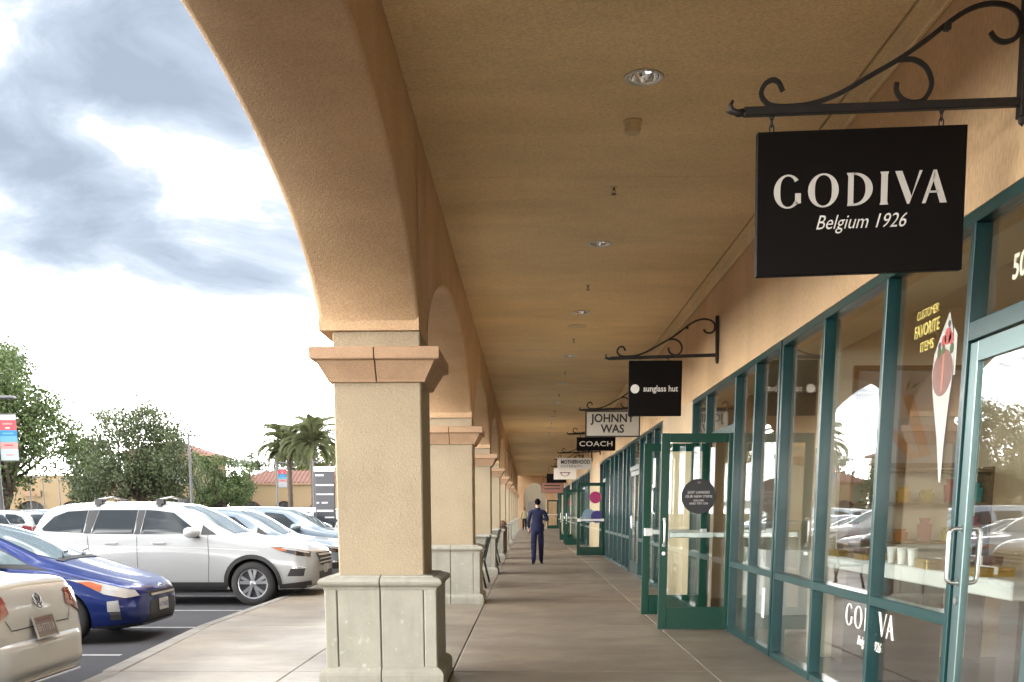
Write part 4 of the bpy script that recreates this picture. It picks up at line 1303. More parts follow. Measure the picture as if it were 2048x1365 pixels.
def mirror_part(root, x, y, z, pm, s_=1, sz=1.0):
    b_ = MB(); n = 10; vs_ = []; fs = []
    prof = [(-.11, .02, .02), (-.10, .07, .06), (-.04, .10, .085), (.04, .095, .075), (.09, .06, .05), (.115, .02, .02)]
    for dx, ry, rz in prof:
        for k in range(n):
            a = 2 * PI * k / n; vs_.append((x + dx * sz, y + s_ * (.10 + ry * math.cos(a)) * sz, z + rz * math.sin(a) * sz))
    for i in range(len(prof) - 1):
        for k in range(n):
            k2 = (k + 1) % n; fs.append((i * n + k, i * n + k2, (i + 1) * n + k2, (i + 1) * n + k))
    fs += [tuple(range(n)), tuple((len(prof) - 1) * n + k for k in range(n))]
    b_.add(vs_, fs); m_ = b_.build('wing_mirror', pm, root, smooth=True)
    b_ = MB(); b_.poly([(x - .03, z - .09), (x + .10, z - .09), (x + .06, z - .03), (x - .03, z - .02)], y - s_ * .10, y + s_ * .03); b_.build('mirror_foot', M_clad, m_)


# ---- big white three-row SUV
def build_suv(root, pm, detail=True, low=False, L=4.96):
    X = lambda s: L / 2 - s
    st = [  # s, zb, zs, zt, wb, wm, ws, wt, zr
        (0.00, .42, .76, .86, .55, .62, .60, .48, .82),
        (0.05, .34, .82, .93, .66, .76, .72, .56, .90),
        (0.16, .29, .90, 1.01, .78, .90, .85, .64, .98),
        (0.35, .26, .96, 1.07, .86, .965, .92, .70, 1.05),
        (0.80, .25, 1.02, 1.13, .90, .995, .945, .72, 1.11),
        (1.30, .25, 1.08, 1.18, .91, .995, .95, .72, 1.165),
        (1.50, .25, 1.11, 1.27, .91, .995, .95, .71, 1.235),
        (2.00, .25, 1.15, 1.58, .91, .995, .95, .66, 1.52),
        (2.35, .25, 1.165, 1.715, .91, .995, .95, .635, 1.655),
        (2.80, .25, 1.18, 1.755, .91, .995, .95, .63, 1.70),
        (3.60, .25, 1.19, 1.76, .91, .995, .95, .63, 1.705),
        (4.30, .25, 1.20, 1.73, .90, .99, .94, .62, 1.675),
        (4.60, .27, 1.20, 1.68, .88, .97, .92, .60, 1.62),
        (4.78, .30, 1.18, 1.50, .85, .94, .89, .60, 1.45),
        (4.90, .34, 1.12, 1.22, .80, .88, .84, .60, 1.19),
        (4.96, .42, 1.00, 1.06, .72, .80, .76, .55, 1.04)]
    wx = (X(1.06), X(3.88)); r = .372
    body, bvh = make_body(st, L, wx, r, root, pm, well=.425, ns=36 if low else 64, cut=True)
    def glass(a):
        patch('side_window', bvh, a, [(X(1.93), 1.205), (X(2.42), 1.56), (X(2.72), 1.60), (X(2.90), 1.61), (X(2.94), 1.205)], M_cglass, root)
        patch('side_window', bvh, a, [(X(3.06), 1.21), (X(3.04), 1.61), (X(3.70), 1.61), (X(3.78), 1.215)], M_cglass, root)
        patch('quarter_window', bvh, a, [(X(3.92), 1.225), (X(3.90), 1.605), (X(4.25), 1.585), (X(4.48), 1.50), (X(4.66), 1.30), (X(4.62), 1.26)], M_cglass, root)
    side_both(glass)
    patch('windshield', bvh, 't', [(X(1.42), -.60), (X(1.42), .60), (X(1.70), .655), (X(2.30), .565), (X(2.32), -.565), (X(1.70), -.655)], M_cglass2, root, du=.08, dv=.1)
    patch('rear_window', bvh, 'b', [(-.60, 1.22), (-.54, 1.58), (.54, 1.58), (.60, 1.22)], M_cglass, root)
    if not low:
        # pillars between the panes
        for a in 'lr':
            patch('pillar_trim', bvh, a, [(X(2.95), 1.205), (X(2.91), 1.61), (X(3.03), 1.61), (X(3.05), 1.205)], M_clad, root, off=.003)
            patch('pillar_trim', bvh, a, [(X(3.79), 1.215), (X(3.71), 1.61), (X(3.89), 1.605), (X(3.91), 1.22)], M_clad, root, off=.003)
            patch('pillar_trim', bvh, a, [(X(1.66), 1.19), (X(1.92), 1.36), (X(1.92), 1.20)], M_clad, root, off=.005)
            seam('door_gap', bvh, a, [(X(1.80), 1.20), (X(1.78), .8), (X(1.82), .36)], .010, M_seam, root)
            seam('door_gap', bvh, a, [(X(3.0), 1.20), (X(3.0), .36)], .010, M_seam, root)
            seam('door_gap', bvh, a, [(X(3.85), 1.21), (X(3.82), .95), (X(3.62), .72), (X(3.50), .36)], .010, M_seam, root)
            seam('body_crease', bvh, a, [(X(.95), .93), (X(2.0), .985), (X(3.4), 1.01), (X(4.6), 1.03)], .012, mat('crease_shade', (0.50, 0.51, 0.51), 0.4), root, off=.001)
            for s0 in (2.62, 3.44):
                p, nn = cast(bvh, a, X(s0), 1.055); sg = 1 if a == 'l' else -1
                b_ = MB(); b_.box(p.x - .11, p.y + sg * .012, p.z - .014, p.x + .11, p.y + sg * .038, p.z + .014, .008); b_.box(p.x - .10, p.y - sg * .01, p.z - .009, p.x - .08, p.y + sg * .02, p.z + .009); b_.box(p.x + .08, p.y - sg * .01, p.z - .009, p.x + .10, p.y + sg * .02, p.z + .009)
                b_.build('door_handle', pm, root)
    for a in 'lr':
        patch('sill_cladding', bvh, a, [(X(1.52), .27), (X(1.52), .40), (X(3.42), .40), (X(3.42), .27)], M_clad, root, off=.010)
        if True:
            for cxw in wx:
                sg = 1 if a == 'l' else -1; vs_ = []; fs = []; n = 22
                for i in range(n + 1):
                    t = R(-12) + R(204) * i / n
                    for rad in (.425, .495):
                        u, v = cxw + rad * math.cos(t), r + rad * math.sin(t)
                        rq = .50 if rad < .45 else rad
                        p, nn = cast(bvh, a, cxw + rq * math.cos(t), r + rq * math.sin(t))
                        y = (p.y if p is not None else sg * .96)
                        if abs(y) < .80: y = sg * .90
                        vs_.append((u, y + sg * .012, v))
                for i in range(n): fs.append((2 * i, 2 * i + 1, 2 * i + 3, 2 * i + 2))
                b_ = MB(); b_.add(vs_, fs)
                vi = [(x_, y_ - sg * .06, z_) for (x_, y_, z_) in vs_[0::2]]
                b_.add([q for pr in zip(vs_[0::2], vi) for q in pr], [(2 * i, 2 * i + 1, 2 * i + 3, 2 * i + 2) for i in range(n)])
                b_.build('arch_cladding', M_clad, root, auto=40)
    # front
    for a, sg in (('l', 1), ('r', -1)):
        patch('headlight', bvh, a, [(X(.74), .985), (X(.50), .90), (X(.28), .845), (X(.10), .82), (X(.10), .90), (X(.30), .95), (X(.55), .985)], M_lampin, root, off=.008, du=.04, dv=.03)
        if not low:
            patch('turn_lens', bvh, a, [(X(.73), .983), (X(.56), .925), (X(.46), .915), (X(.52), .965)], M_amber, root, off=.012, du=.03, dv=.03)
            patch('lamp_strip', bvh, a, [(X(.55), .978), (X(.30), .945), (X(.12), .895), (X(.12), .875), (X(.32), .925), (X(.55), .955)], M_clear, root, off=.012, du=.03, dv=.02)
            patch('fog_recess', bvh, a, [(X(.47), .50), (X(.40), .63), (X(.17), .63), (X(.20), .50)], M_clad, root, off=.006, du=.04, dv=.03)
            patch('fog_trim', bvh, a, [(X(.40), .628), (X(.36), .665), (X(.15), .66), (X(.16), .63)], M_chrome, root, off=.012, du=.04, dv=.02)
            patch('bumper_cladding', bvh, a, [(X(.62), .29), (X(.62), .36), (X(.10), .42), (X(.06), .30)], M_clad, root, off=.008)
    patch('grille', bvh, 'f', [(-.60, .78), (-.62, .88), (.62, .88), (.60, .78), (.45, .66), (-.45, .66)], M_clad, root, off=.006)
    if not low:
        for z in (.84, .775, .71):
            patch('grille_bar', bvh, 'f', [(-.56, z - .012), (-.56, z + .012), (.56, z + .012), (.56, z - .012)], M_chrome, root, off=.018, dv=.03)
    patch('bumper_grille', bvh, 'f', [(-.56, .44), (-.60, .56), (.60, .56), (.56, .44)], M_clad, root, off=.006)
    b_ = MB(); b_.box(L / 2 + .002, -.15, .52, L / 2 + .012, .15, .67, .003); b_.build('number_plate', M_plate, root)
    for a in 'lr':
        patch('tail_light', bvh, a, [(X(4.52), 1.02), (X(4.60), 1.20), (X(4.86), 1.16), (X(4.90), 1.0)], M_redl, root, off=.008)
    patch('tail_light', bvh, 'b', [(-.84, 1.0), (-.84, 1.18), (-.60, 1.16), (-.60, 1.0)], M_redl, root)
    patch('tail_light', bvh, 'b', [(.84, 1.0), (.84, 1.18), (.60, 1.16), (.60, 1.0)], M_redl, root)
    b_ = MB(); b_.box(-L / 2 - .012, -.15, .80, -L / 2 - .002, .15, .95, .003); b_.build('number_plate', M_plate, root)
    for s_ in (1, -1): mirror_part(root, X(2.02), s_ * .98, 1.235, pm, s_, 1.15)
    add_wheels(root, wx, .985, r, .255, .235, low=low)
    return bvh, X


pilot = empty('parked_suv', (-3.62 - 4.96 / 2, 18.49, -.15), label='large white three row SUV with black cladding and roof bars, nose to the kerb', cat='suv')
bvh, X_ = build_suv(pilot, P_white)
for s0 in (2.68, 3.74):
    b = MB()
    zr = 1.79
    b.tube([(X_(s0), -.60, zr), (X_(s0), 0, zr + .045), (X_(s0), .60, zr)], 1, flat=(.07, .022)); cb_ = b.build('roof_bar', M_alloy, pilot)
    for s_ in (-1, 1):
        b = MB(); b.box(X_(s0) - .075, s_ * .52, 1.70, X_(s0) + .075, s_ * .64, 1.80, .012); b.box(X_(s0) - .035, s_ * .60, 1.655, X_(s0) + .035, s_ * .665, 1.72, .006); b.build('bar_foot', M_black, pilot)
# ---- silver SUV next to it and a prototype for the rest
silver = empty('parked_suv', (-3.55 - 4.96 / 2 * .93, 21.25, -.15), label='pale silver blue SUV just behind the big white one', cat='suv')
build_suv(silver, P_silver)
silver.scale = (.93, .94, .945)

# ---- blue hatchback
L = 4.46
X = lambda s: L / 2 - s
blue = empty('parked_hatchback', (-4.68 - L / 2, 13.12, -.15), label='bright blue hatchback with pale headlight, between the cream sedan and white SUV', cat='hatchback')
st = [
    (0.00, .30, .56, .64, .42, .50, .48, .34, .62),
    (0.05, .23, .60, .70, .56, .64, .58, .42, .68),
    (0.15, .19, .66, .76, .68, .78, .70, .50, .735),
    (0.35, .17, .72, .83, .77, .855, .78, .58, .80),
    (0.70, .17, .80, .93, .80, .87, .815, .62, .895),
    (1.00, .17, .855, 1.02, .80, .872, .825, .66, .975),
    (1.25, .17, .885, 1.11, .80, .872, .83, .64, 1.055),
    (1.80, .17, .925, 1.34, .80, .872, .83, .585, 1.28),
    (2.20, .17, .95, 1.45, .80, .872, .83, .56, 1.39),
    (2.60, .17, .97, 1.49, .80, .872, .83, .55, 1.43),
    (3.20, .17, 1.0, 1.46, .80, .87, .83, .54, 1.40),
    (3.80, .18, 1.02, 1.33, .78, .86, .82, .53, 1.28),
    (4.20, .22, 1.02, 1.20, .75, .82, .79, .52, 1.16),
    (4.40, .28, .96, 1.08, .70, .77, .74, .50, 1.05),
    (4.46, .36, .86, .92, .62, .70, .68, .46, .90)]
wx = (X(.93), X(3.63))
body, bvh = make_body(st, L, wx, .315, blue, P_blue, well=.36)
for a in 'lr':
    patch('quarter_window', bvh, a, [(X(1.32), .955), (X(1.76), 1.165), (X(1.76), .965)], M_cglass2, blue)
    patch('window_trim', bvh, a, [(X(1.05), .885), (X(1.30), .955), (X(1.78), 1.19), (X(1.88), 1.225), (X(1.88), .93)], M_clad, blue, off=.003)
    patch('side_window', bvh, a, [(X(1.90), .965), (X(1.90), 1.215), (X(2.30), 1.335), (X(2.66), 1.365), (X(2.70), .985)], M_cglass, blue)
    patch('side_window', bvh, a, [(X(2.78), .99), (X(2.74), 1.365), (X(3.20), 1.33), (X(3.62), 1.18), (X(3.62), 1.03)], M_cglass, blue)
    seam('door_gap', bvh, a, [(X(1.62), .90), (X(1.55), .6), (X(1.60), .26)], .009, M_seam, blue)
    seam('door_gap', bvh, a, [(X(2.75), .98), (X(2.75), .26)], .009, M_seam, blue)
    seam('bonnet_gap', bvh, a, [(X(.95), .855), (X(.60), .775), (X(.32), .70)], .008, M_seam, blue)
    patch('headlight', bvh, a, [(X(.86), .785), (X(.66), .735), (X(.40), .605), (X(.17), .555), (X(.06), .575), (X(.10), .64), (X(.30), .70), (X(.55), .765)], M_clear, blue, off=.012, du=.03, dv=.03)
    patch('turn_lens', bvh, a, [(X(.70), .750), (X(.52), .665), (X(.44), .635), (X(.42), .705), (X(.56), .752)], M_amber, blue, off=.017, du=.02, dv=.02)
    patch('fog_lamp_trim', bvh, a, [(X(.36), .40), (X(.36), .52), (X(.24), .53), (X(.22), .38)], M_plate, blue, off=.010, du=.03, dv=.03)
    patch('fog_lamp', bvh, a, [(X(.34), .30), (X(.34), .40), (X(.22), .40), (X(.22), .30)], M_lampin, blue, off=.012, du=.03, dv=.03)
    patch('lower_lip', bvh, a, [(X(.60), .19), (X(.60), .215), (X(.06), .245), (X(.04), .215)], M_clad, blue, off=.006)
patch('windshield', bvh, 't', [(X(1.02), -.56), (X(1.02), .56), (X(1.28), .61), (X(2.12), .52), (X(2.14), -.52), (X(1.28), -.61)], M_cglass2, blue, du=.08, dv=.1)
patch('windshield_base', bvh, 't', [(X(.97), -.58), (X(.97), .58), (X(1.06), .60), (X(1.06), -.60)], M_clad, blue, off=.008, du=.04, dv=.1)
patch('upper_grille', bvh, 'f', [(-.42, .545), (-.50, .615), (.50, .615), (.42, .545)], M_clad, blue, off=.008)
patch('lower_grille', bvh, 'f', [(-.50, .235), (-.42, .50), (.42, .50), (.50, .235)], M_clad, blue, off=.008)
patch('chrome_bar', bvh, 'f', [(-.40, .560), (-.42, .59), (.42, .59), (.40, .560)], M_chrome, blue, off=.02, dv=.03)
patch('bumper_lip', bvh, 'f', [(-.58, .215), (-.56, .245), (.56, .245), (.58, .215)], M_alloy, blue, off=.018, dv=.03)
b = MB(); b.lathe([(.001, .012), (.055, .010), (.062, .0)], c=(L / 2 - .02, 0, .635), n=18, axis='x'); b.build('badge', M_chrome, blue, smooth=True)
b = MB(); b.box(L / 2 + .015, -.16, .36, L / 2 + .025, .16, .50, .003); np_ = b.build('number_plate', M_plate, blue)
text_mesh('lettering', '6YTN482', .085, mat('navy_print', (0.05, 0.08, 0.25), 0.5), np_, (L / 2 + .0262, 0, .425), (PI / 2, 0, PI / 2), sx=.85, extrude=.0005)
for s_ in (-1, 1): mirror_part(blue, X(1.72), s_ * .87, .985, P_blue, s_, .95)
for y0 in (-.45, .12):
    b = MB(); b.tube([(X(1.02), y0, 1.045), (X(1.15), y0 + .28, 1.085), (X(1.18), y0 + .5, 1.10)], .009, 6); b.build('wiper', M_black, blue)
add_wheels(blue, wx, .855, .315, .205, .19)

# ---- cream sedan seen from the rear corner (nose away from the kerb)
L = 4.87
cream_car = empty('parked_sedan', (-4.02 - L / 2, 8.42, -.15), rz=PI, label='cream sedan cut by the left picture edge, its tail and red lamp to the kerb', cat='sedan')


def build_sedan(root, pm, detail=False, low=False, L=4.87):
    X = lambda s: L / 2 - s
    st = [
        (0.00, .32, .62, .70, .55, .62, .58, .42, .68),
        (0.06, .25, .66, .76, .68, .78, .70, .50, .73),
        (0.20, .20, .72, .82, .78, .88, .80, .58, .80),
        (0.60, .18, .80, .91, .84, .905, .85, .64, .88),
        (1.20, .18, .88, .99, .84, .912, .86, .68, .96),
        (1.45, .18, .90, 1.05, .84, .912, .86, .66, 1.01),
        (2.00, .18, .93, 1.32, .84, .912, .86, .60, 1.25),
        (2.35, .18, .945, 1.43, .84, .912, .86, .575, 1.36),
        (2.90, .18, .96, 1.47, .84, .912, .86, .57, 1.41),
        (3.50, .18, .97, 1.42, .84, .91, .86, .565, 1.36),
        (4.05, .18, .98, 1.20, .84, .91, .86, .60, 1.14),
        (4.35, .19, .985, 1.075, .83, .90, .85, .64, 1.05),
        (4.66, .21, .975, 1.055, .80, .885, .83, .66, 1.035),
        (4.77, .23, .92, 1.035, .76, .87, .80, .66, 1.01),
        (4.84, .26, .74, .90, .70, .82, .76, .62, .86),
        (4.87, .32, .62, .70, .64, .74, .70, .56, .67)]
    wx = (X(.94), X(3.75)); r = .325
    body, bvh = make_body(st, L, wx, r, root, pm, well=.37, ns=36 if low else 64)
    for a in 'lr':
        patch('side_window', bvh, a, [(X(1.92), .975), (X(2.42), 1.31), (X(2.86), 1.355), (X(2.90), .985)], M_cglass, root)
        patch('side_window', bvh, a, [(X(2.98), .99), (X(2.94), 1.355), (X(3.36), 1.32), (X(3.86), 1.12), (X(3.90), 1.03)], M_cglass, root)
        patch('headlight', bvh, a, [(X(.62), .78), (X(.30), .68), (X(.10), .64), (X(.12), .73), (X(.40), .78)], M_clear, root, off=.008, du=.05, dv=.04)
        patch('tail_light', bvh, a, [(X(4.50), .80), (X(4.45), .93), (X(4.76), .90), (X(4.83), .72), (X(4.72), .72)], M_redl, root, off=.008, du=.04, dv=.04)
        if not low:
            seam('door_gap', bvh, a, [(X(1.75), .93), (X(1.72), .6), (X(1.78), .28)], .009, M_seam, root)
            seam('door_gap', bvh, a, [(X(2.94), .98), (X(2.94), .28)], .009, M_seam, root)
            patch('chrome_strip', bvh, a, [(X(.9), .26), (X(.9), .285), (X(4.3), .285), (X(4.3), .26)], M_chrome, root, off=.008, dv=.03)
    patch('windshield', bvh, 't', [(X(1.36), -.60), (X(1.36), .60), (X(1.60), .63), (X(2.28), .53), (X(2.28), -.53), (X(1.60), -.63)], M_cglass2, root, du=.08, dv=.1)
    patch('rear_window', bvh, 't', [(X(3.62), -.50), (X(3.62), .50), (X(4.22), .58), (X(4.22), -.58)], M_cglass, root, du=.08, dv=.1)
    patch('grille', bvh, 'f', [(-.50, .56), (-.52, .66), (.52, .66), (.50, .56)], M_clad, root, off=.006)
    patch('bumper_grille', bvh, 'f', [(-.60, .32), (-.62, .46), (.62, .46), (.60, .32)], M_clad, root, off=.006)
    for s_ in (-1, 1): mirror_part(root, X(1.98), s_ * .91, .98, pm, s_, .95)
    add_wheels(root, wx, .90, r, .22, .21, low=low)
    return bvh, X


bvh, X = build_sedan(cream_car, P_cream)
for sg in (1, -1):
    patch('tail_light', bvh, 'b', [(sg * .50, .80), (sg * .53, .93), (sg * .70, .93), (sg * .82, .90), (sg * .85, .72), (sg * .80, .70), (sg * .60, .78)], M_pinkl, cream_car, off=.012, du=.02, dv=.03)
    patch('reflector_inner', bvh, 'b', [(sg * .60, .82), (sg * .60, .90), (sg * .76, .88), (sg * .76, .78)], M_redl, cream_car, off=.017, du=.02, dv=.03)
seam('boot_gap', bvh, 'b', [(-.56, .75), (-.50, .665), (.50, .665), (.56, .75)], .010, M_seam, cream_car, step=.04)
seam('boot_lip', bvh, 'b', [(-.70, .985), (0, 1.0), (.70, .985)], .012, mat('cream_shade', (0.40, 0.39, 0.33), .4), cream_car, off=.002, step=.05)
# bumper: a fuller block below the lid, with an upper ledge and a lower lip
b = MB()
prof = [(.575, -.02), (.560, .045), (.535, .062), (.50, .068), (.36, .075), (.30, .068), (.285, .050), (.27, .052), (.22, .035), (.19, -.02)]
ys = np.linspace(-.93, .93, 29); vs_ = []; fs = []
for y in ys:
    e = abs(y) / .93; xo = -.02 - .56 * max(0, e - .62) ** 2 * 3.2
    wy = y * (1 if e < .9 else 1)
    for z, d in prof: vs_.append((-(L / 2 + d + xo), wy * (.995 if z > .3 else .97), z))
m_ = len(prof)
for i in range(len(ys) - 1):
    for k in range(m_ - 1): fs.append((i * m_ + k, i * m_ + k + 1, (i + 1) * m_ + k + 1, (i + 1) * m_ + k))
# returns along the flanks
for sgn, i0 in ((-1, 0), (1, len(ys) - 1)):
    base = len(vs_)
    for z, d in prof: vs_.append((-(L / 2 - .75), sgn * .915 * (.995 if z > .3 else .97), z))
    for k in range(m_ - 1): fs.append((i0 * m_ + k, i0 * m_ + k + 1, base + k + 1, base + k))
b.add(vs_, fs); bump_ = b.build('rear_bumper', P_cream, cream_car, auto=60)
b = MB(); b.box(-(L / 2 + .047), -.58, .212, -(L / 2 + .02), .58, .232, .004); b.build('bumper_chrome_strip', M_chrome, cream_car)
p, nn = cast(bvh, 'b', 0, .56)
xb = cast(bvh, 'b', 0, .60)[0].x
# lid recess with number plate
pl = MB(); pl.poly([(-.165, -.08), (.165, -.08), (.165, .08), (-.165, .08)], -.004, .004, 'xz')
plo = pl.build('number_plate', M_plateb, cream_car); plo.location = (xb - .015 - .02, 0, .655); plo.rotation_euler = (R(-14), 0, -PI / 2)
b = MB()
for (x0, z0, x1, z1) in ((-.18, -.095, .18, -.082), (-.18, .082, .18, .095), (-.18, -.0815, -.167, .0815), (.167, -.0815, .18, .0815)): b.box(x0, -.008, z0, x1, .006, z1)
b.build('plate_frame', mat('dull_chrome', (0.4, 0.38, 0.36), 0.35, .8), plo)
text_mesh('lettering', '8HTT018', .085, mat('plate_print', (0.26, 0.24, 0.24), 0.5), plo, (0, -.0055, -.01), (PI / 2, 0, 0), sx=.9, extrude=.0006, offset=.001)
b = MB(); b.box(-.12, -.0062, .045, .12, -.0045, .068); b.build('plate_header', mat('plate_red', (0.12, 0.05, 0.045), .5), plo)
# round badge: ring with two stacked letters
bd = MB(); ring = [(.062 * math.cos(t), 0, .062 * math.sin(t)) for t in np.linspace(0, 2 * PI, 29)[:-1]]
bd.tube(ring, .0065, 6, closed=True)
bd.tube([(-.026, 0, .055), (0, 0, .008), (.026, 0, .055)], .006, 6)
bd.tube([(-.054, 0, .022), (-.027, 0, -.046), (0, 0, .0), (.027, 0, -.046), (.054, 0, .022)], .006, 6)
pb, nb = cast(bvh, 'b', 0, .87)
bo = bd.build('badge', mat('badge_chrome', (0.25, 0.25, 0.26), .2, 1.0), cream_car, smooth=True); bo.location = (pb.x - .012, 0, .865); bo.rotation_euler = (R(-20), 0, -PI / 2)

# ---- prototypes for the other parked cars
kerb_cars = []


def recolour(root, old, new):
    for ch in root.children_recursive:
        if ch.type == 'MESH':
            for i, sl in enumerate(ch.material_slots):
                if sl.material == old:
                    sl.link = 'OBJECT'; sl.material = new


sedan_p = empty('parked_sedan'); build_sedan(sedan_p, P_white, low=True)
suv_p = empty('parked_suv'); build_suv(suv_p, P_white, low=True)
PC = [('white', P_white), ('silver', P_silver), ('grey', P_grey), ('black', P_black), ('white', P_white), ('sand coloured', P_sand), ('dark red', P_red), ('silver', P_silver), ('white', P_white)]
used_p = {'sedan': False, 'suv': False}


def park(kind, x, y, rz, ci, label, group=None, sc=1.0):
    p_ = sedan_p if kind == 'sedan' else suv_p
    if not used_p[kind]: c = p_; used_p[kind] = True
    else: c = copy_tree(p_)
    c.location = (x, y, -.15); c.rotation_euler = (0, 0, rz); c.scale = (sc, sc, sc)
    nm, pm = PC[ci]
    c['paint'] = ci
    tag(c, label, 'suv' if kind == 'suv' else 'sedan', group)
    return c


todo = []
# kerb row beyond the silver SUV
lab = ['white sedan behind the pale silver SUV, only its windshield pillar showing', 'silver SUV third behind the big white one in the kerb row', 'white sedan fourth behind the big white SUV in the kerb row', 'white SUV fifth behind the big white one, in the kerb row', 'dark sedan sixth behind the big white SUV, in the kerb row',
       'silver sedan seventh behind the big white SUV, in the kerb row', 'white sedan eighth behind the big white SUV, in the kerb row', 'silver SUV ninth behind the big white SUV, in the kerb row', 'white sedan tenth behind the big white SUV, in the kerb row', 'grey sedan eleventh behind the big white SUV, in the kerb row']
seq = [('sedan', 0), ('suv', 1), ('sedan', 0), ('suv', 0), ('sedan', 2), ('sedan', 1), ('sedan', 0), ('suv', 1), ('sedan', 0), ('sedan', 2)]
for k, (kd, ci) in enumerate(seq):
    todo.append((kd, -6.1 - rng.uniform(0, .3), 24.1 + 2.8 * k, 0, ci, lab[k], 'cars parked along the kerb', .97))
# left edge: white SUV across the aisle
todo.append(('suv', -19.3, 22.0, PI, 0, 'white SUV across the aisle at the left picture edge, behind the blue car', None, 1.0))
todo.append(('suv', -19.4, 24.9, PI, 1, 'silver SUV across the aisle, next to the white one at the left edge', None, .97))
rowx = [-19.2, -24.2, -36.0, -41.1, -53.0, -58.0, -70, -75]
cols_n = ['white', 'silver', 'grey', 'black', 'white', 'sand coloured', 'dark red', 'silver', 'white']
for ri, rx in enumerate(rowx):
    for k in range(26):
        y = 27.6 + 2.78 * k + (6 if ri > 3 else 0)
        # keep what the camera can see between the picture edge and the first column
        az0 = rx / y
        if az0 < -.62 or az0 > -.17 - .0: continue
        if rng.random() < .12: continue
        if any(abs(y - ty) < 2.2 and abs(rx - tx) < 3.4 for tx, ty in ((-24.2, 52.0), (-21.6, 43.0))): continue
        kd = 'suv' if rng.random() < .42 else 'sedan'
        ci = rng.choice([0, 0, 1, 1, 2, 3, 4, 5, 6, 7, 8])
        if az0 < -.44: ci = 0 if k % 2 else 1; kd = 'suv'
        rn = ['nearest row across the aisle', 'second row across the aisle', 'third row of the car park', 'fourth row of the car park', 'fifth row of the car park', 'sixth row of the car park', 'far rows of the car park', 'far rows of the car park'][ri]
        todo.append((kd, rx + rng.uniform(-.25, .25), y, PI if ri % 2 == 0 else 0, ci, 'parked %s %s in the %s' % (cols_n[ci], 'SUV' if kd == 'suv' else 'sedan', rn), '%s %ss parked in the %s' % (cols_n[ci], kd, rn), rng.uniform(.92, 1.0)))
placed = [(park(*t), t[4]) for t in todo]
for c, ci in placed:
    if PC[ci][1] is not P_white: recolour(c, P_white, PC[ci][1])
# ------------------------------------------------------------------ far buildings
M_by = mat('cream_building_stucco', (0.28, 0.205, 0.115), 0.9, var=0.06, vscale=.3)
M_by2 = mat('peach_building_stucco', (0.28, 0.185, 0.11), 0.9, var=0.06, vscale=.3)
M_tile = mat('red_roof_tile', (0.20, 0.10, 0.075), 0.8, var=0.25, vscale=2.5, tone=.06)
M_dk = mat('shade_opening', (0.045, 0.04, 0.038), 0.7)


def arch_opening(w_, h_, n=12):
    r = w_ / 2
    return [(-r, 0), (-r, h_ - r)] + [(-r * math.cos(t), h_ - r + r * .8 * math.sin(t)) for t in np.linspace(0, PI, n)[1:-1]] + [(r, h_ - r), (r, 0)]


def wall_with_arches(x0, x1, h, y, openings, root, m_, depth=.5, piers=True):
    """front face towards -y; openings (cx, w, h): built as solid wall pieces round each opening"""
    b_ = MB(); x = x0
    for cx, w_, ho in sorted(openings):
        if cx - w_ / 2 > x: b_.box(x, y, 0, cx - w_ / 2, y + depth, h)
        op = arch_opening(w_, ho)
        top = [(p[0] + cx, p[1]) for p in op[1:-1]]
        b_.poly(top + [(cx + w_ / 2, h), (cx - w_ / 2, h)], y, y + depth, 'xz')
        x = cx + w_ / 2
    if x < x1: b_.box(x, y, 0, x1, y + depth, h)
    b_.build('wall', m_, root)
    for cx, w_, ho in openings:
        o = MB(); o.box(cx - w_ / 2, y + depth + .01, 0, cx + w_ / 2, y + depth + .05, ho); o.build('window', M_dk, root)
        f_ = MB()
        for k in range(1, 3): f_.box(cx - w_ / 2 + w_ * k / 3 - .04, y + depth - .05, 0, cx - w_ / 2 + w_ * k / 3 + .04, y + depth, ho * .85)
        f_.build('window_frame', M_teal, root)
        tr = MB(); op = arch_opening(w_ + .5, ho + .25); ip = arch_opening(w_, ho)
        for i in range(len(op) - 1): tr.poly([(op[i][0] + cx, op[i][1]), (op[i + 1][0] + cx, op[i + 1][1]), (ip[i + 1][0] + cx, ip[i + 1][1]), (ip[i][0] + cx, ip[i][1])], y - .08, y - .005)
        tr.build('arch_trim', M_by2, root)


def tile_roof(x0, x1, y0, y1, z0, rise, root, over=.5):
    b_ = MB(); cx_, cyy = (x0 + x1) / 2, (y0 + y1) / 2; a, c = x0 - over, x1 + over; d, e = y0 - over, y1 + over
    hy = (e - d) / 2; r0, r1 = (a + hy, c - hy) if c - a > 2 * hy else (cx_ - .01, cx_ + .01)
    b_.add([(a, d, z0), (c, d, z0), (c, e, z0), (a, e, z0), (r0, cyy, z0 + rise), (r1, cyy, z0 + rise)], [(0, 1, 5, 4), (1, 2, 5), (2, 3, 4, 5), (3, 0, 4), (0, 3, 2, 1)])
    rf = b_.build('roof', M_tile, root)
    # barrel tile rows running up the slope facing the car park
    q = MB(); n = int((c - a) / .55)
    for k in range(n):
        x = a + (k + .5) * (c - a) / n
        t1 = 1.0
        if x < r0: t1 = (x - a) / max(r0 - a, .01)
        if x > r1: t1 = (c - x) / max(c - r1, .01)
        if t1 < .05: continue
        q.tube([(x, d, z0 + .04), (x, d + (cyy - d) * t1, z0 + rise * t1 + .04)], .12, 5)
    t_ = q.build('tile_rows', M_tile, rf); t_['kind'] = 'stuff'
    ev = MB(); ev.box(a + .02, d + .02, z0 - .25, c - .02, e - .02, z0 - .003); ev.build('eave', M_by2, root)


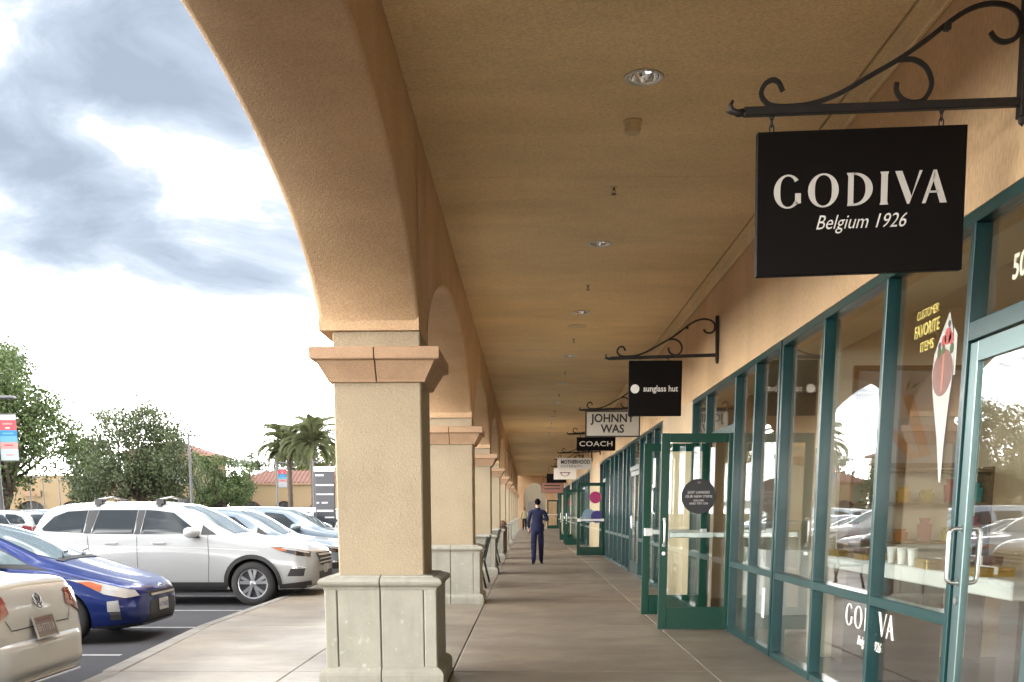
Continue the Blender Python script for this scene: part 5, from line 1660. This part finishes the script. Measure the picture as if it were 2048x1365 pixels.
# tower block with tiled roof
tw = empty('tower_building', (-50.0, 130, -.15), label='cream two storey corner building with red hipped tile roof and wide arch', cat='building')
tw.location = (-44.6, 130, -.15)
wall_with_arches(-5.5, 4.6, 8.3, 0, [(1.2, 4.6, 4.0)], tw, M_by)
b = MB(); b.box(-5.5, .56, 0, 4.6, 9, 8.28); b.build('block', M_by, tw)
tile_roof(-5.5, 4.6, 0, 9, 8.6, 1.9, tw, .7)
b = MB(); b.box(-.6, -.06, 4.9, 2.6, -.01, 5.7); b.build('shop_sign', M_sw, tw)
b = MB(); b.box(-5.6, -.12, 6.9, 4.7, -.005, 7.15); b.build('string_course', M_by2, tw)
# long low arcaded range to the left
lb_ = empty('arcade_building', (-92, 134, -.15), label='long low cream arcade building behind the trees on the left', cat='building')
ops = [(-28 + 5.6 * k, 3.9, 3.4) for k in range(13)]
wall_with_arches(-36, 41.7, 6.2, 0, ops, lb_, M_by)
b = MB(); b.box(-36, .56, 0, 41.7, 9, 6.18); b.build('block', M_by, lb_)
for k, (a, c) in enumerate(((-36, -20), (2, 14))): tile_roof(a, c, 1, 8, 6.2 + .3, 1.2, lb_, .3)
for k in range(7):
    b = MB(); b.box(-27 + 11 * k - .9, -.4, 3.55, -27 + 11 * k + 1.5, -.05, 4.3); b.build('awning', M_by2 if k % 2 else M_tile, lb_)
# right range with roof beside palms
rb = empty('side_building', (-31, 138, -.15), label='cream single storey building with red roof behind the palms', cat='building')
wall_with_arches(-8.4, 9, 5.0, 0, [(-5.6, 2.6, 3.2), (-1.2, 2.6, 3.2), (3.4, 2.6, 3.2)], rb, M_by)
b = MB(); b.box(-8.4, .56, 0, 9, 8, 4.98); b.build('block', M_by, rb)
tile_roof(-8.4, 9, 0, 8, 5.3, 1.7, rb, .4)

# ------------------------------------------------------------------ trees
M_bark = mat('bark', (0.10, 0.075, 0.055), 0.9, var=.3, vscale=6, bump=.6, bscale=18)


def leaf_mat(name, c1, c2):
    m, b, out = new_mat(name)
    vec = b.n('ShaderNodeNewGeometry').outputs['Position']
    f = b.ramp(b.noise(vec, 1.6, 4, .6), [(0.35, 0.0), (0.65, 1.0)])
    c = b.mix(f, c1, c2)
    oi = b.n('ShaderNodeNewGeometry').outputs['Random Per Island']
    c = b.mix(1.0, c, b.ramp(oi, [(0, .75), (1, 1.25)]), 'MULTIPLY')
    p = b.n('ShaderNodeBsdfPrincipled', inp={'Base Color': c, 'Roughness': 0.5})
    t = b.n('ShaderNodeBsdfTranslucent', inp={'Color': c})
    mx = b.n('ShaderNodeMixShader', inp={0: 0.25, 1: p.outputs[0], 2: t.outputs[0]})
    b.nt.links.new(mx.outputs[0], out.inputs[0])
    return m


M_leaf = leaf_mat('ficus_leaf', (0.065, 0.105, 0.03), (0.11, 0.15, 0.05))
M_leaf2 = leaf_mat('greyish_leaf', (0.075, 0.10, 0.045), (0.115, 0.14, 0.065))
M_leaf3 = leaf_mat('yellow_green_leaf', (0.08, 0.10, 0.02), (0.12, 0.135, 0.03))
M_palm = leaf_mat('palm_leaf', (0.12, 0.14, 0.065), (0.17, 0.18, 0.09))


def tree(x, y, h, cw, label, name='broadleaf_tree', m_=M_leaf, trunk_h=.3, leaves=9000, lsz=.17, seed=1, lobes=16, sparse=1.0, cx=0.0, stems=3, zlo=.28):
    rg = random.Random(seed)
    root = empty(name, (x, y, -.15), label=label, cat='tree')
    th = h * trunk_h
    # crown lobes
    L_ = []
    for i in range(lobes):
        a = rg.uniform(0, 2 * PI); rr = math.sqrt(rg.random()) * .36
        z = rg.uniform(zlo + .10, .86); k = 1 - abs(z - .55) * .9
        L_.append((cx + math.cos(a) * rr * cw * k * 1.05, math.sin(a) * rr * cw * k, z * h, rg.uniform(.15, .25) * cw * (1.05 - .35 * z)))
    L_.append((cx, 0, h * .80, .17 * cw))
    b_ = MB()
    for s_ in range(stems):
        a = rg.uniform(0, 2 * PI); lean = rg.uniform(.06, .16) * cw
        p0 = Vector((rg.uniform(-.12, .12), rg.uniform(-.12, .12), 0)); p1 = Vector((math.cos(a) * lean * .4, math.sin(a) * lean * .4, th * .6)); p2 = Vector((math.cos(a) * lean, math.sin(a) * lean, th))
        r0 = h * .021
        b_.tube([p0, (p0 + p1) / 2 + Vector((rg.uniform(-.05, .05), 0, 0)), p1, p2], [r0 * 1.35, r0 * 1.1, r0, r0 * .85], 9)
        for l in L_[s_::stems]:
            e = Vector(l[:3]); mid = p2.lerp(e, .5) + Vector((rg.uniform(-.3, .3), rg.uniform(-.3, .3), rg.uniform(-.1, .35)))
            b_.tube([p2, p2.lerp(mid, .5), mid, e], [r0 * .62, r0 * .5, r0 * .34, r0 * .12], 6)
    b_.build('trunk', M_bark, root, smooth=True)
    N = int(leaves); V = np.zeros((N * 4, 3)); rs = np.random.RandomState(seed)
    W = np.array([l[3] ** 2 for l in L_]); W /= W.sum()
    ix = rs.choice(len(L_), N, p=W)
    C = np.array([l[:3] for l in L_])[ix]; Rr = np.array([l[3] for l in L_])[ix]
    d = rs.normal(size=(N, 3)); d /= np.linalg.norm(d, axis=1)[:, None]
    # clumps: twigs round which leaves gather
    K = max(60, N // 45)
    kc = rs.choice(len(L_), K, p=W); kd = rs.normal(size=(K, 3)); kd /= np.linalg.norm(kd, axis=1)[:, None]
    kr = np.array([L_[i][3] for i in kc]) * (rs.uniform(.25, 1.12, K) ** .6)
    KC = np.array([L_[i][:3] for i in kc]) + kd * kr[:, None] * np.array([1, 1, .85])
    own = rs.randint(0, K, N)
    P = KC[own] + rs.normal(size=(N, 3)) * (cw * .026) * sparse
    q = rs.random(N) < .25
    P[q] = (C + d * (Rr * rs.uniform(.5, 1.0, N))[:, None] * np.array([1, 1, .85]))[q]
    P[:, 2] = np.maximum(P[:, 2], h * zlo * .9)
    s_ = lsz * rs.uniform(.6, 1.3, N)
    a = rs.normal(size=(N, 3)); a /= np.linalg.norm(a, axis=1)[:, None]
    b2 = np.cross(a, rs.normal(size=(N, 3))); b2 /= np.linalg.norm(b2, axis=1)[:, None]
    V[0::4] = P - a * s_[:, None] * .5; V[1::4] = P + b2 * s_[:, None] * .30; V[2::4] = P + a * s_[:, None] * .5; V[3::4] = P - b2 * s_[:, None] * .30
    me = bpy.data.meshes.new('crown')
    me.vertices.add(N * 4); me.vertices.foreach_set('co', V.ravel()); me.loops.add(N * 4); me.loops.foreach_set('vertex_index', np.arange(N * 4)); me.polygons.add(N)
    me.polygons.foreach_set('loop_start', np.arange(N) * 4); me.polygons.foreach_set('loop_total', np.full(N, 4)); me.materials.append(m_); me.update(); me.validate()
    o = bpy.data.objects.new('crown', me); COL.objects.link(o); o.parent = root; o['kind'] = 'stuff'
    return root


def at(px, Y): return (px - 1056.3) / 2061.7 * Y


tree(at(4, 60), 60, 11.8, 10.8, 'tallest broadleaf tree at the left edge behind the bannered lamp post', seed=3, leaves=42000, lsz=.21, lobes=40, zlo=.16, trunk_h=.22)
tree(at(272, 74), 74, 9.3, 9.8, 'wide broadleaf tree with open forked trunk left of the plain lamp post', seed=11, leaves=30000, lsz=.20, lobes=34, zlo=.22, m_=M_leaf2, trunk_h=.26, stems=4)
tree(at(196, 82), 82, 8.0, 5.6, 'rounded tree standing between the tallest tree and the wide one', seed=5, leaves=9000, lsz=.22, m_=M_leaf2)
tree(at(452, 86), 86, 6.6, 6.4, 'small dark rounded tree right of the plain lamp post', seed=8, leaves=20000, lsz=.17, lobes=26, trunk_h=.26, zlo=.26)
tree(at(604, 172), 172, 13.5, 16, 'broad pale green tree behind the palms', seed=21, leaves=9000, lsz=.5, m_=M_leaf2, zlo=.1)
tree(at(672, 150), 150, 13.0, 9, 'tall yellowish tree beside the near column, behind the palms', seed=23, leaves=7000, lsz=.42, m_=M_leaf3, zlo=.1)
tree(at(510, 175), 175, 12.2, 10, 'low greyish tree behind the red tile roof', seed=25, leaves=4000, lsz=.5, m_=M_leaf2, zlo=.1)
tree(at(-70, 68), 68, 11, 8, 'tall tree just outside the left picture edge', seed=31, leaves=6000, lsz=.25)
tree(at(210, 118), 118, 3.2, 4.6, 'low yellow green shrub tree in front of the arcade building', name='shrub', m_=M_leaf3, seed=41, leaves=2500, lsz=.2, trunk_h=.2, zlo=.1)
tree(at(318, 120), 120, 3.0, 3.2, 'small yellow green shrub right of the forked tree trunk', name='shrub', m_=M_leaf3, seed=43, leaves=1800, lsz=.2, trunk_h=.2, zlo=.1)
tree(at(480, 124), 124, 3.4, 2.0, 'small young yucca like tree before the corner building', name='young_tree', m_=M_palm, seed=45, leaves=900, lsz=.3, zlo=.35, trunk_h=.4, stems=1)


def frond_mesh(Lf=2.2, n=16):
    b_ = MB(); vs_ = []; fs = []
    prev = None
    for i in range(n + 1):
        t = i / n; x = Lf * (t - .12 * t * t); z = .85 * t - 1.15 * t ** 2.6; w_ = .045 * (1 - t) + .006
        p = (x, 0, z)
        if prev: b_.add([(prev[0], -w_, prev[2]), (prev[0], w_, prev[2]), (x, w_ * .9, z), (x, -w_ * .9, z)], [(0, 1, 2, 3)])
        prev = p
        if i > 1:
            ll = .62 * math.sin(PI * min(1, t * .93 + .1)) + .08
            for s_ in (-1, 1):
                for dq in (0, .5):
                    xo = dq * Lf / n
                    b_.add([(x + xo, 0, z + .01), (x + xo + .10, 0, z + .015), (x + xo + ll * .62, s_ * ll * .62, z - .10 - .18 * t), ], [(0, 1, 2)])
                    b_.add([(x + xo - .02, 0, z + .02), (x + xo + .09, 0, z + .02), (x + xo + ll * .42, s_ * ll * .5, z + .20 - .12 * t), ], [(0, 1, 2)])
    return b_


fm = None


def palm(x, y, h, label, seed, sc=1.0):
    global fm
    rg = random.Random(seed)
    root = empty('palm_tree', (x, y, -.15), label=label, cat='palm tree')
    b_ = MB(); prof = []
    for k in range(22):
        z = (h - 1.2) * k / 21; prof.append((.26 + .05 * (k % 2) - .004 * k * .3, z))
    b_.lathe(prof, n=12); b_.build('trunk', M_bark, root, auto=30)
    b_ = MB(); b_.lathe([(.25, h - 1.9), (.5, h - 1.4), (.55, h - 1.0), (.3, h - .5), (.1, h - .3)], n=12); b_.build('crownshaft', mat('old_frond_brown', (0.20, 0.13, 0.08), .9, var=.3, vscale=4), root, smooth=True)
    for k in range(54):
        if fm is None:
            f_ = frond_mesh().build('frond', M_palm, root, fix=False); fm = f_.data
        else:
            f_ = bpy.data.objects.new('frond', fm); COL.objects.link(f_); f_.parent = root
        el = rg.uniform(-.75, 1.1); az = k * 2.399 + rg.uniform(-.2, .2)
        f_.location = (0, 0, h - .75); f_.rotation_euler = (0, -el, az); s_ = rg.uniform(.8, 1.1) * sc * 1.05; f_.scale = (s_, s_, s_)
    return root


palm(at(588, 112), 112, 9.0, 'left and shorter of the two palms behind the car park', 2, 1.5)
palm(at(634, 110), 110, 9.5, 'right and taller of the two palms behind the car park', 5, 1.55)

# ------------------------------------------------------------------ lamp posts, banners, directory
M_post = mat('grey_post', (0.12, 0.12, 0.125), 0.5, .3)
M_bc = [mat('banner_coral', (0.36, 0.05, 0.065), .7), mat('banner_blue', (0.015, 0.15, 0.31), .7), mat('banner_sky', (0.08, 0.25, 0.36), .7), mat('banner_pink', (0.36, 0.20, 0.19), .7), mat('banner_pale', (0.30, 0.34, 0.36), .7), mat('banner_white', (0.38, 0.39, 0.39), .7)]


def lamp_post(px, Y, h, label, banner=None, heads=1, r=.09):
    x = at(px, Y)
    root = empty('lamp_post', (x, Y, -.15), label=label, cat='lamp post')
    b_ = MB(); b_.lathe([(.28, 0), (.28, .55), (.24, .6), (.0, .6)], n=20); b_.build('concrete_base', M_kerb, root, auto=40)
    b_ = MB(); b_.lathe([(r * 1.3, .60), (r, .75), (r * .75, h)], n=12); b_.build('pole', M_post, root, auto=40)
    for s_ in ((1,) if heads == 1 else (1, -1)):
        b_ = MB(); b_.tube([(0, 0, h - .15), (s_ * .35, 0, h - .08)], .035, 8); b_.build('arm', M_post, root)
        b_ = MB(); b_.box(s_ * .30, -.17, h - .14, s_ * .95, .17, h - .03, .03); b_.build('lamp_head', M_post, root)
    b_ = MB(); b_.lathe([(.03, h), (.03, h + .15), (.001, h + .17)], n=8); b_.build('sensor', M_post, root)
    if banner:
        z1, z0, w_ = banner
        bn = empty('pole_banner', (x, Y, -.15), label=label.split(',')[0].replace('lamp post', 'striped banner hanging from the lamp post') if False else 'coral and blue striped banner on the ' + label.split(',')[0], cat='banner')
        H_ = z1 - z0
        for z in (z1 + .03, z0 - .03):
            b_ = MB(); b_.tube([(r * .8, 0, z), (r + .08 + w_, 0, z)], .014, 6); b_.build('banner_rod', M_post, bn)
        bands = [(0, .12, 5), (.12, .34, 0), (.34, .47, 1), (.47, .60, 2), (.60, .75, 3), (.75, 1.0, 4)]
        for t0, t1, c in bands:
            b_ = MB(); b_.box(r + .06, -.006, z1 - H_ * t1, r + .06 + w_, .006, z1 - H_ * t0 - .0005); b_.build('banner_band', M_bc[c], bn)
        for t, ww, c in ((.20, .55, 3), (.29, .25, 5), (.41, .6, 2), (.67, .5, 0), (.88, .4, 3)):
            b_ = MB(); b_.box(r + .06 + w_ * (.5 - ww / 2), -.0085, z1 - H_ * t - .03, r + .06 + w_ * (.5 + ww / 2), -.0065, z1 - H_ * t + .03); b_.build('print_line', M_bc[c], bn)
    return root


lamp_post(10, 42, 6.15, 'nearest grey lamp post, at the left picture edge', (5.40, 3.62, .72), r=.14)
lamp_post(392, 62, 6.1, 'plain grey lamp post between the wide tree and small tree')
lamp_post(562, 95, 6.0, 'distant grey lamp post before the corner building', (5.55, 3.75, .75))
lamp_post(625, 88, 7.2, 'grey lamp post in front of the palms', (3.9, 2.2, .7), r=.07) if False else lamp_post(634, 97, 6.2, 'distant grey lamp post beside the black directory', (4.6, 2.9, .72))
for k, (px, Y) in enumerate(((72, 90), (98, 100), (130, 96))):
    lamp_post(px, Y, 4.6, ['slim far lamp post seen under the tallest tree', 'second slim far lamp post right of the tallest trunk', 'third slim far lamp post under the trees'][k], r=.06)

# black directory board
Yd = 29.0
dr = empty('directory_sign', (at(657, Yd), Yd, -.15), label='black directory board with white lines beside the near column', cat='directory sign')
b = MB(); b.box(-.27, -.06, 1.28, .265, .06, 2.66, .01); b.build('board', mat('navy_black_board', (0.022, 0.024, 0.034), .35), dr)
b = MB(); b.box(-.29, -.07, 2.66, .285, .07, 2.80, .01); b.build('white_cap', M_white, dr)
for x in (-.2, .2):
    b = MB(); b.box(x - .03, -.03, 0, x + .03, .03, 1.28); b.build('post', M_black, dr)
M_pl = mat('board_print', (0.62, 0.62, 0.66), .5)
for z, x0, x1, t_ in ((2.565, -.25, -.02, .05), (2.30, -.25, .25, .045), (2.05, -.24, .24, .04), (1.82, -.24, -.17, .04), (1.82, -.10, .07, .04), (1.60, -.24, .22, .055), (1.42, -.02, .24, .04)):
    b = MB(); b.box(x0, -.064, z - t_ / 2, x1, -.0605, z + t_ / 2); b.build('print_line', M_pl, dr)
b = MB(); b.box(-.24, -.074, 2.71, .15, -.0705, 2.735); b.build('print_line', mat('grey_line', (0.35, 0.36, 0.4), .5), dr)

# far hedge and low planting in front of the buildings
rs = np.random.RandomState(4)
N = 9000; P = np.stack([rs.uniform(-118, -20, N), rs.normal(127, 1.0, N), np.abs(rs.normal(.3, .35, N)) - .1], 1)
a = rs.normal(size=(N, 3)) * .12; c = rs.normal(size=(N, 3)) * .10
V = np.zeros((N * 3, 3)); V[0::3] = P; V[1::3] = P + a; V[2::3] = P + c
me = bpy.data.meshes.new('hedge'); me.from_pydata([tuple(v) for v in V], [], [(3 * i, 3 * i + 1, 3 * i + 2) for i in range(N)]); me.materials.append(M_leaf)
hd = bpy.data.objects.new('hedge', me); COL.objects.link(hd); tag(hd, 'low clipped planting along the foot of the far buildings', 'hedge', kind='stuff')
# ------------------------------------------------------------------ benches, bin
M_bench = mat('dark_green_metal', (0.035, 0.045, 0.04), 0.45, 0.4)
bench = empty('metal_bench', (-.95, 20.3, 0))
for y in (-.85, .85):
    b = MB()
    b.tube([(.16, y, 0), (.10, y, .25), (.06, y, .43), (.10, y, .60), (.19, y, .96)], .022, 8)
    b.tube([(-.42, y, 0), (-.36, y, .22), (-.36, y, .43)], .022, 8)
    b.tube([(.06, y, .42), (-.38, y, .43)], .02, 8)
    b.tube([(.13, y, .66), (-.20, y, .68), (-.38, y, .66), (-.38, y, .43)], .02, 8)
    b.build('end_frame', M_bench, bench, smooth=True)
for k in range(6):
    b = MB(); x = -.38 + .08 * k; b.box(x, -.84, .44, x + .055, .84, .455, .003); b.build('seat_slat', M_bench, bench)
for k in range(7):
    b = MB(); z = .54 + .058 * k; x = .09 + (z - .54) * .24; b.box(x, -.84, z, x + .014, .84, z + .042, .003); b.build('back_slat', M_bench, bench)
tag(bench, 'dark slatted bench end-on just behind the second column', 'bench', 'dark slatted benches between the columns')
c = copy_tree(bench); c.location = (-.95, 28.4, 0); tag(c, 'dark slatted bench end-on between the third and fourth columns', 'bench', 'dark slatted benches between the columns')
bn_ = empty('litter_bin', (-.88, 35.2, 0), label='brown slatted litter bin standing by the fifth column', cat='litter bin')
M_bin = mat('brown_bin', (0.13, 0.07, 0.045), .6)
b = MB(); b.lathe([(.24, .02), (.25, .06), (.25, .95), (.24, .98)], n=20); b.build('drum', M_black, bn_, auto=40)
for k in range(16):
    a_ = 2 * PI * k / 16; b = MB(); b.box(.255, -.035, .05, .275, .035, .95, .004); o = b.build('slat', M_bin, bn_); o.rotation_euler = (0, 0, a_)
b = MB(); b.lathe([(.27, .99), (.28, 1.02), (.20, 1.10), (.09, 1.14), (.09, 1.145)], n=20, caps=False); b.build('lid', M_bin, bn_, auto=40)
bn_.scale = (.62, .62, .98)

# ------------------------------------------------------------------ people
M_skin = mat('skin', (0.42, 0.24, 0.16), 0.5)
M_hair = mat('black_hair', (0.005, 0.004, 0.004), 0.9, spec=.1)
M_navy = mat('navy_cloth', (0.008, 0.012, 0.045), 0.95, bump=.4, bscale=25, bdist=.02, obj=True)
M_navy2 = mat('navy_trousers', (0.009, 0.011, 0.050), 0.95, bump=.4, bscale=18, bdist=.02, obj=True)
M_shoe = mat('black_shoe', (0.012, 0.012, 0.014), .4)
M_pshirt = mat('pale_yellow_shirt', (0.62, 0.55, 0.36), .85)
M_dtr = mat('dark_trousers', (0.02, 0.018, 0.025), .85)


def skin_chain(V, E, rad, sub=1, name='body'):
    me = bpy.data.meshes.new(name); me.from_pydata(V, E, [])
    o = bpy.data.objects.new(name, me); COL.objects.link(o)
    md = o.modifiers.new('s', 'SKIN'); md.use_smooth_shade = True; md.branch_smoothing = .6
    for i, v in enumerate(me.skin_vertices[0].data):
        r_ = rad[i]; v.radius = r_ if isinstance(r_, tuple) else (r_, r_); v.use_root = (i == 0)
    s_ = o.modifiers.new('u', 'SUBSURF'); s_.levels = sub; s_.render_levels = sub
    dg = bpy.context.evaluated_depsgraph_get(); dg.update()
    nm = bpy.data.meshes.new_from_object(o.evaluated_get(dg)); bpy.data.objects.remove(o); nm.name = name
    return nm


def person(loc, h, label, top, legs, pose, hair=M_hair, rz=0.0):
    """built facing +y"""
    k = h / 1.75
    root = empty('person', loc, rz=rz, label=label, cat='person')
    V = []; E = []; Rd = []
    def v(x, y, z, r_, par=None):
        V.append((x * k, y * k, z * k)); Rd.append(tuple(q * k for q in r_) if isinstance(r_, tuple) else r_ * k)
        if par is not None: E.append((par, len(V) - 1))
        return len(V) - 1
    pel = v(0, 0, .95, (.175, .125)); wa = v(0, .0, 1.10, (.175, .12), pel); ch = v(0, 0, 1.28, (.20, .13), wa); sh = v(0, -.01, 1.42, (.135, .09), ch); nk = v(0, 0, 1.50, .055, sh); hd0 = v(0, .015, 1.575, .062, nk); hd1 = v(0, .025, 1.65, (.078, .092), hd0); hd2 = v(0, .02, 1.72, (.05, .06), hd1)
    for s_, st_ in ((-1, pose['lstep']), (1, pose['rstep'])):
        hp = v(s_ * .09, 0, .86, .105, pel); kn = v(s_ * .10, st_[0] + .02, .50, .082, hp); an = v(s_ * .10, st_[1], .12, .066, kn); he = v(s_ * .115, st_[1] + .01, .045, .043, an); to = v(s_ * .13, st_[1] + .17, .035, (.040, .032), he)
    hands = []
    for s_, ar in ((-1, pose['larm']), (1, pose['rarm'])):
        s1_ = v(s_ * .185, -.01, 1.40, .068, sh); e_ = v(*ar[0], .05, s1_); w_ = v(*ar[1], .032, e_); hands.append((w_, ar))
    nm = skin_chain(V, E, Rd, 2)
    for m_ in (top, legs, M_skin, M_shoe): nm.materials.append(m_)
    arms = pose
    for p in nm.polygons:
        c = p.center / k
        if c.z > 1.515: i = 2
        elif c.z < .075: i = 3
        elif c.z < .90 and abs(c.x) < .215: i = 1
        else: i = 0
        for w_, ar in hands:
            wp = Vector(ar[1])
            if (c - wp).length < .055: i = 2
        p.material_index = i
    nm.polygons.foreach_set('use_smooth', [True] * len(nm.polygons))
    body = bpy.data.objects.new('body', nm); COL.objects.link(body); body.parent = root
    # hands: palm with four fingers and a thumb
    for w_, ar in hands:
        W = Vector(ar[1]); el = Vector(ar[0]); d = (W - el).normalized(); side = d.cross(Vector((0, 0, 1)));
        if side.length < .2: side = Vector((0, 1, 0))
        side.normalize(); V2 = [tuple(W * k), tuple((W + d * .05) * k), tuple((W + d * .09) * k)]; E2 = [(0, 1), (1, 2)]; R2 = [.026 * k, .034 * k, .032 * k]
        for f in range(4):
            o_ = side * (-.030 + .020 * f); ln = (.070, .082, .076, .058)[f]
            a0 = len(V2); V2 += [tuple((W + d * .095 + o_) * k), tuple((W + d * (.095 + ln * .5) + o_ + Vector((0, .008, 0))) * k), tuple((W + d * (.095 + ln * .85) + o_ + Vector((0, .028, 0))) * k)]
            E2 += [(2, a0), (a0, a0 + 1), (a0 + 1, a0 + 2)]; R2 += [.0095 * k, .009 * k, .007 * k]
        a0 = len(V2); V2 += [tuple((W + d * .045 + side * .045) * k), tuple((W + d * .085 + side * .062) * k)]; E2 += [(1, a0), (a0, a0 + 1)]; R2 += [.012 * k, .009 * k]
        hm = skin_chain(V2, E2, R2, 1, 'hand'); hm.materials.append(M_skin); o = bpy.data.objects.new('hand', hm); COL.objects.link(o); o.parent = root
    # hair cap, ears, nose
    b_ = MB(); n = 18; vs_ = []; fs = []
    rows = 9
    for i in range(rows + 1):
        t = i / rows; ph = PI * .5 * t * 1.5
        for q in range(n):
            a = 2 * PI * q / n; cut = 1.0
            back = -math.sin(a)      # +1 at the back (-y)
            lim = PI * .5 * (1.5 if back > .3 else (1.1 if back > -.3 else .68))
            pp = min(ph, lim)
            tp = 1.0 - .16 * max(0, (i - rows + 3) / 3)
            vs_.append((.084 * tp * math.sin(pp) * math.cos(a) * k, (.018 + .100 * tp * math.sin(pp) * math.sin(a)) * k, (1.655 + .105 * math.cos(pp)) * k))
    for i in range(rows):
        for q in range(n):
            q2 = (q + 1) % n; fs.append((i * n + q, i * n + q2, (i + 1) * n + q2, (i + 1) * n + q))
    b_.add(vs_, fs); b_.build('hair', hair, root, smooth=True)
    for s_ in (-1, 1):
        b_ = MB(); b_.lathe([(.001, -.006), (.022, -.004), (.028, .004), (.015, .008), (.001, .006)], c=(s_ * .083 * k, .01 * k, 1.635 * k), n=10, axis='x', caps=False); b_.build('ear', M_skin, root, smooth=True)
    b_ = MB(); b_.add([(-.015 * k, .10 * k, 1.60 * k), (.015 * k, .10 * k, 1.60 * k), (0, .135 * k, 1.605 * k), (0, .10 * k, 1.655 * k)], [(0, 1, 2), (0, 2, 3), (1, 3, 2), (0, 3, 1)]); b_.build('nose', M_skin, root)
    for s_ in (-1, 1):
        b_ = MB(); b_.lathe([(.001, .006), (.012, .002), (.014, -.004)], c=(s_ * .032 * k, .108 * k, 1.645 * k), n=8, axis='y', caps=False); b_.build('eye', M_shoe, root)
    b_ = MB(); b_.box(-.024 * k, .095 * k, 1.566 * k, .024 * k, .112 * k, 1.576 * k); b_.build('mouth', mat('lip', (0.30, 0.12, 0.10), .5), root)
    return root


m1 = person((.255, 28.4, 0), 1.76, 'person in navy jacket and navy trousers walking away, elbow bent', M_navy, M_navy2,
            dict(lstep=(-.04, -.20), rstep=(.08, .20), larm=((-.25, -.05, 1.14), (-.225, .10, .95)), rarm=((.27, .00, 1.18), (.15, .22, 1.22))))
# jacket hem and collar
b = MB(); b.lathe([(.178, .0), (.186, .06), (.184, .15), (.17, .22)], n=24, caps=False); o = b.build('jacket_hem', M_navy, m1, smooth=True); o.scale = (1.0, .72, 1); o.location = (0, -.0, .885)
b = MB(); b.lathe([(.085, 0), (.078, .05), (.070, .052)], n=20, caps=False); o = b.build('collar', M_navy, m1, smooth=True); o.location = (0, .0, 1.465)
m2 = person((-.27, 79, 0), 1.72, 'distant person in pale yellow top and dark trousers, left of the navy figure', M_pshirt, M_dtr,
            dict(lstep=(-.02, -.08), rstep=(.05, .12), larm=((-.25, -.05, 1.14), (-.24, .10, .95)), rarm=((.25, -.02, 1.14), (.24, .12, .95))), hair=mat('brown_hair', (.10, .05, .025), .6))
for o in list(bpy.data.objects):
    if o.name.startswith('KILL'): bpy.data.objects.remove(o)
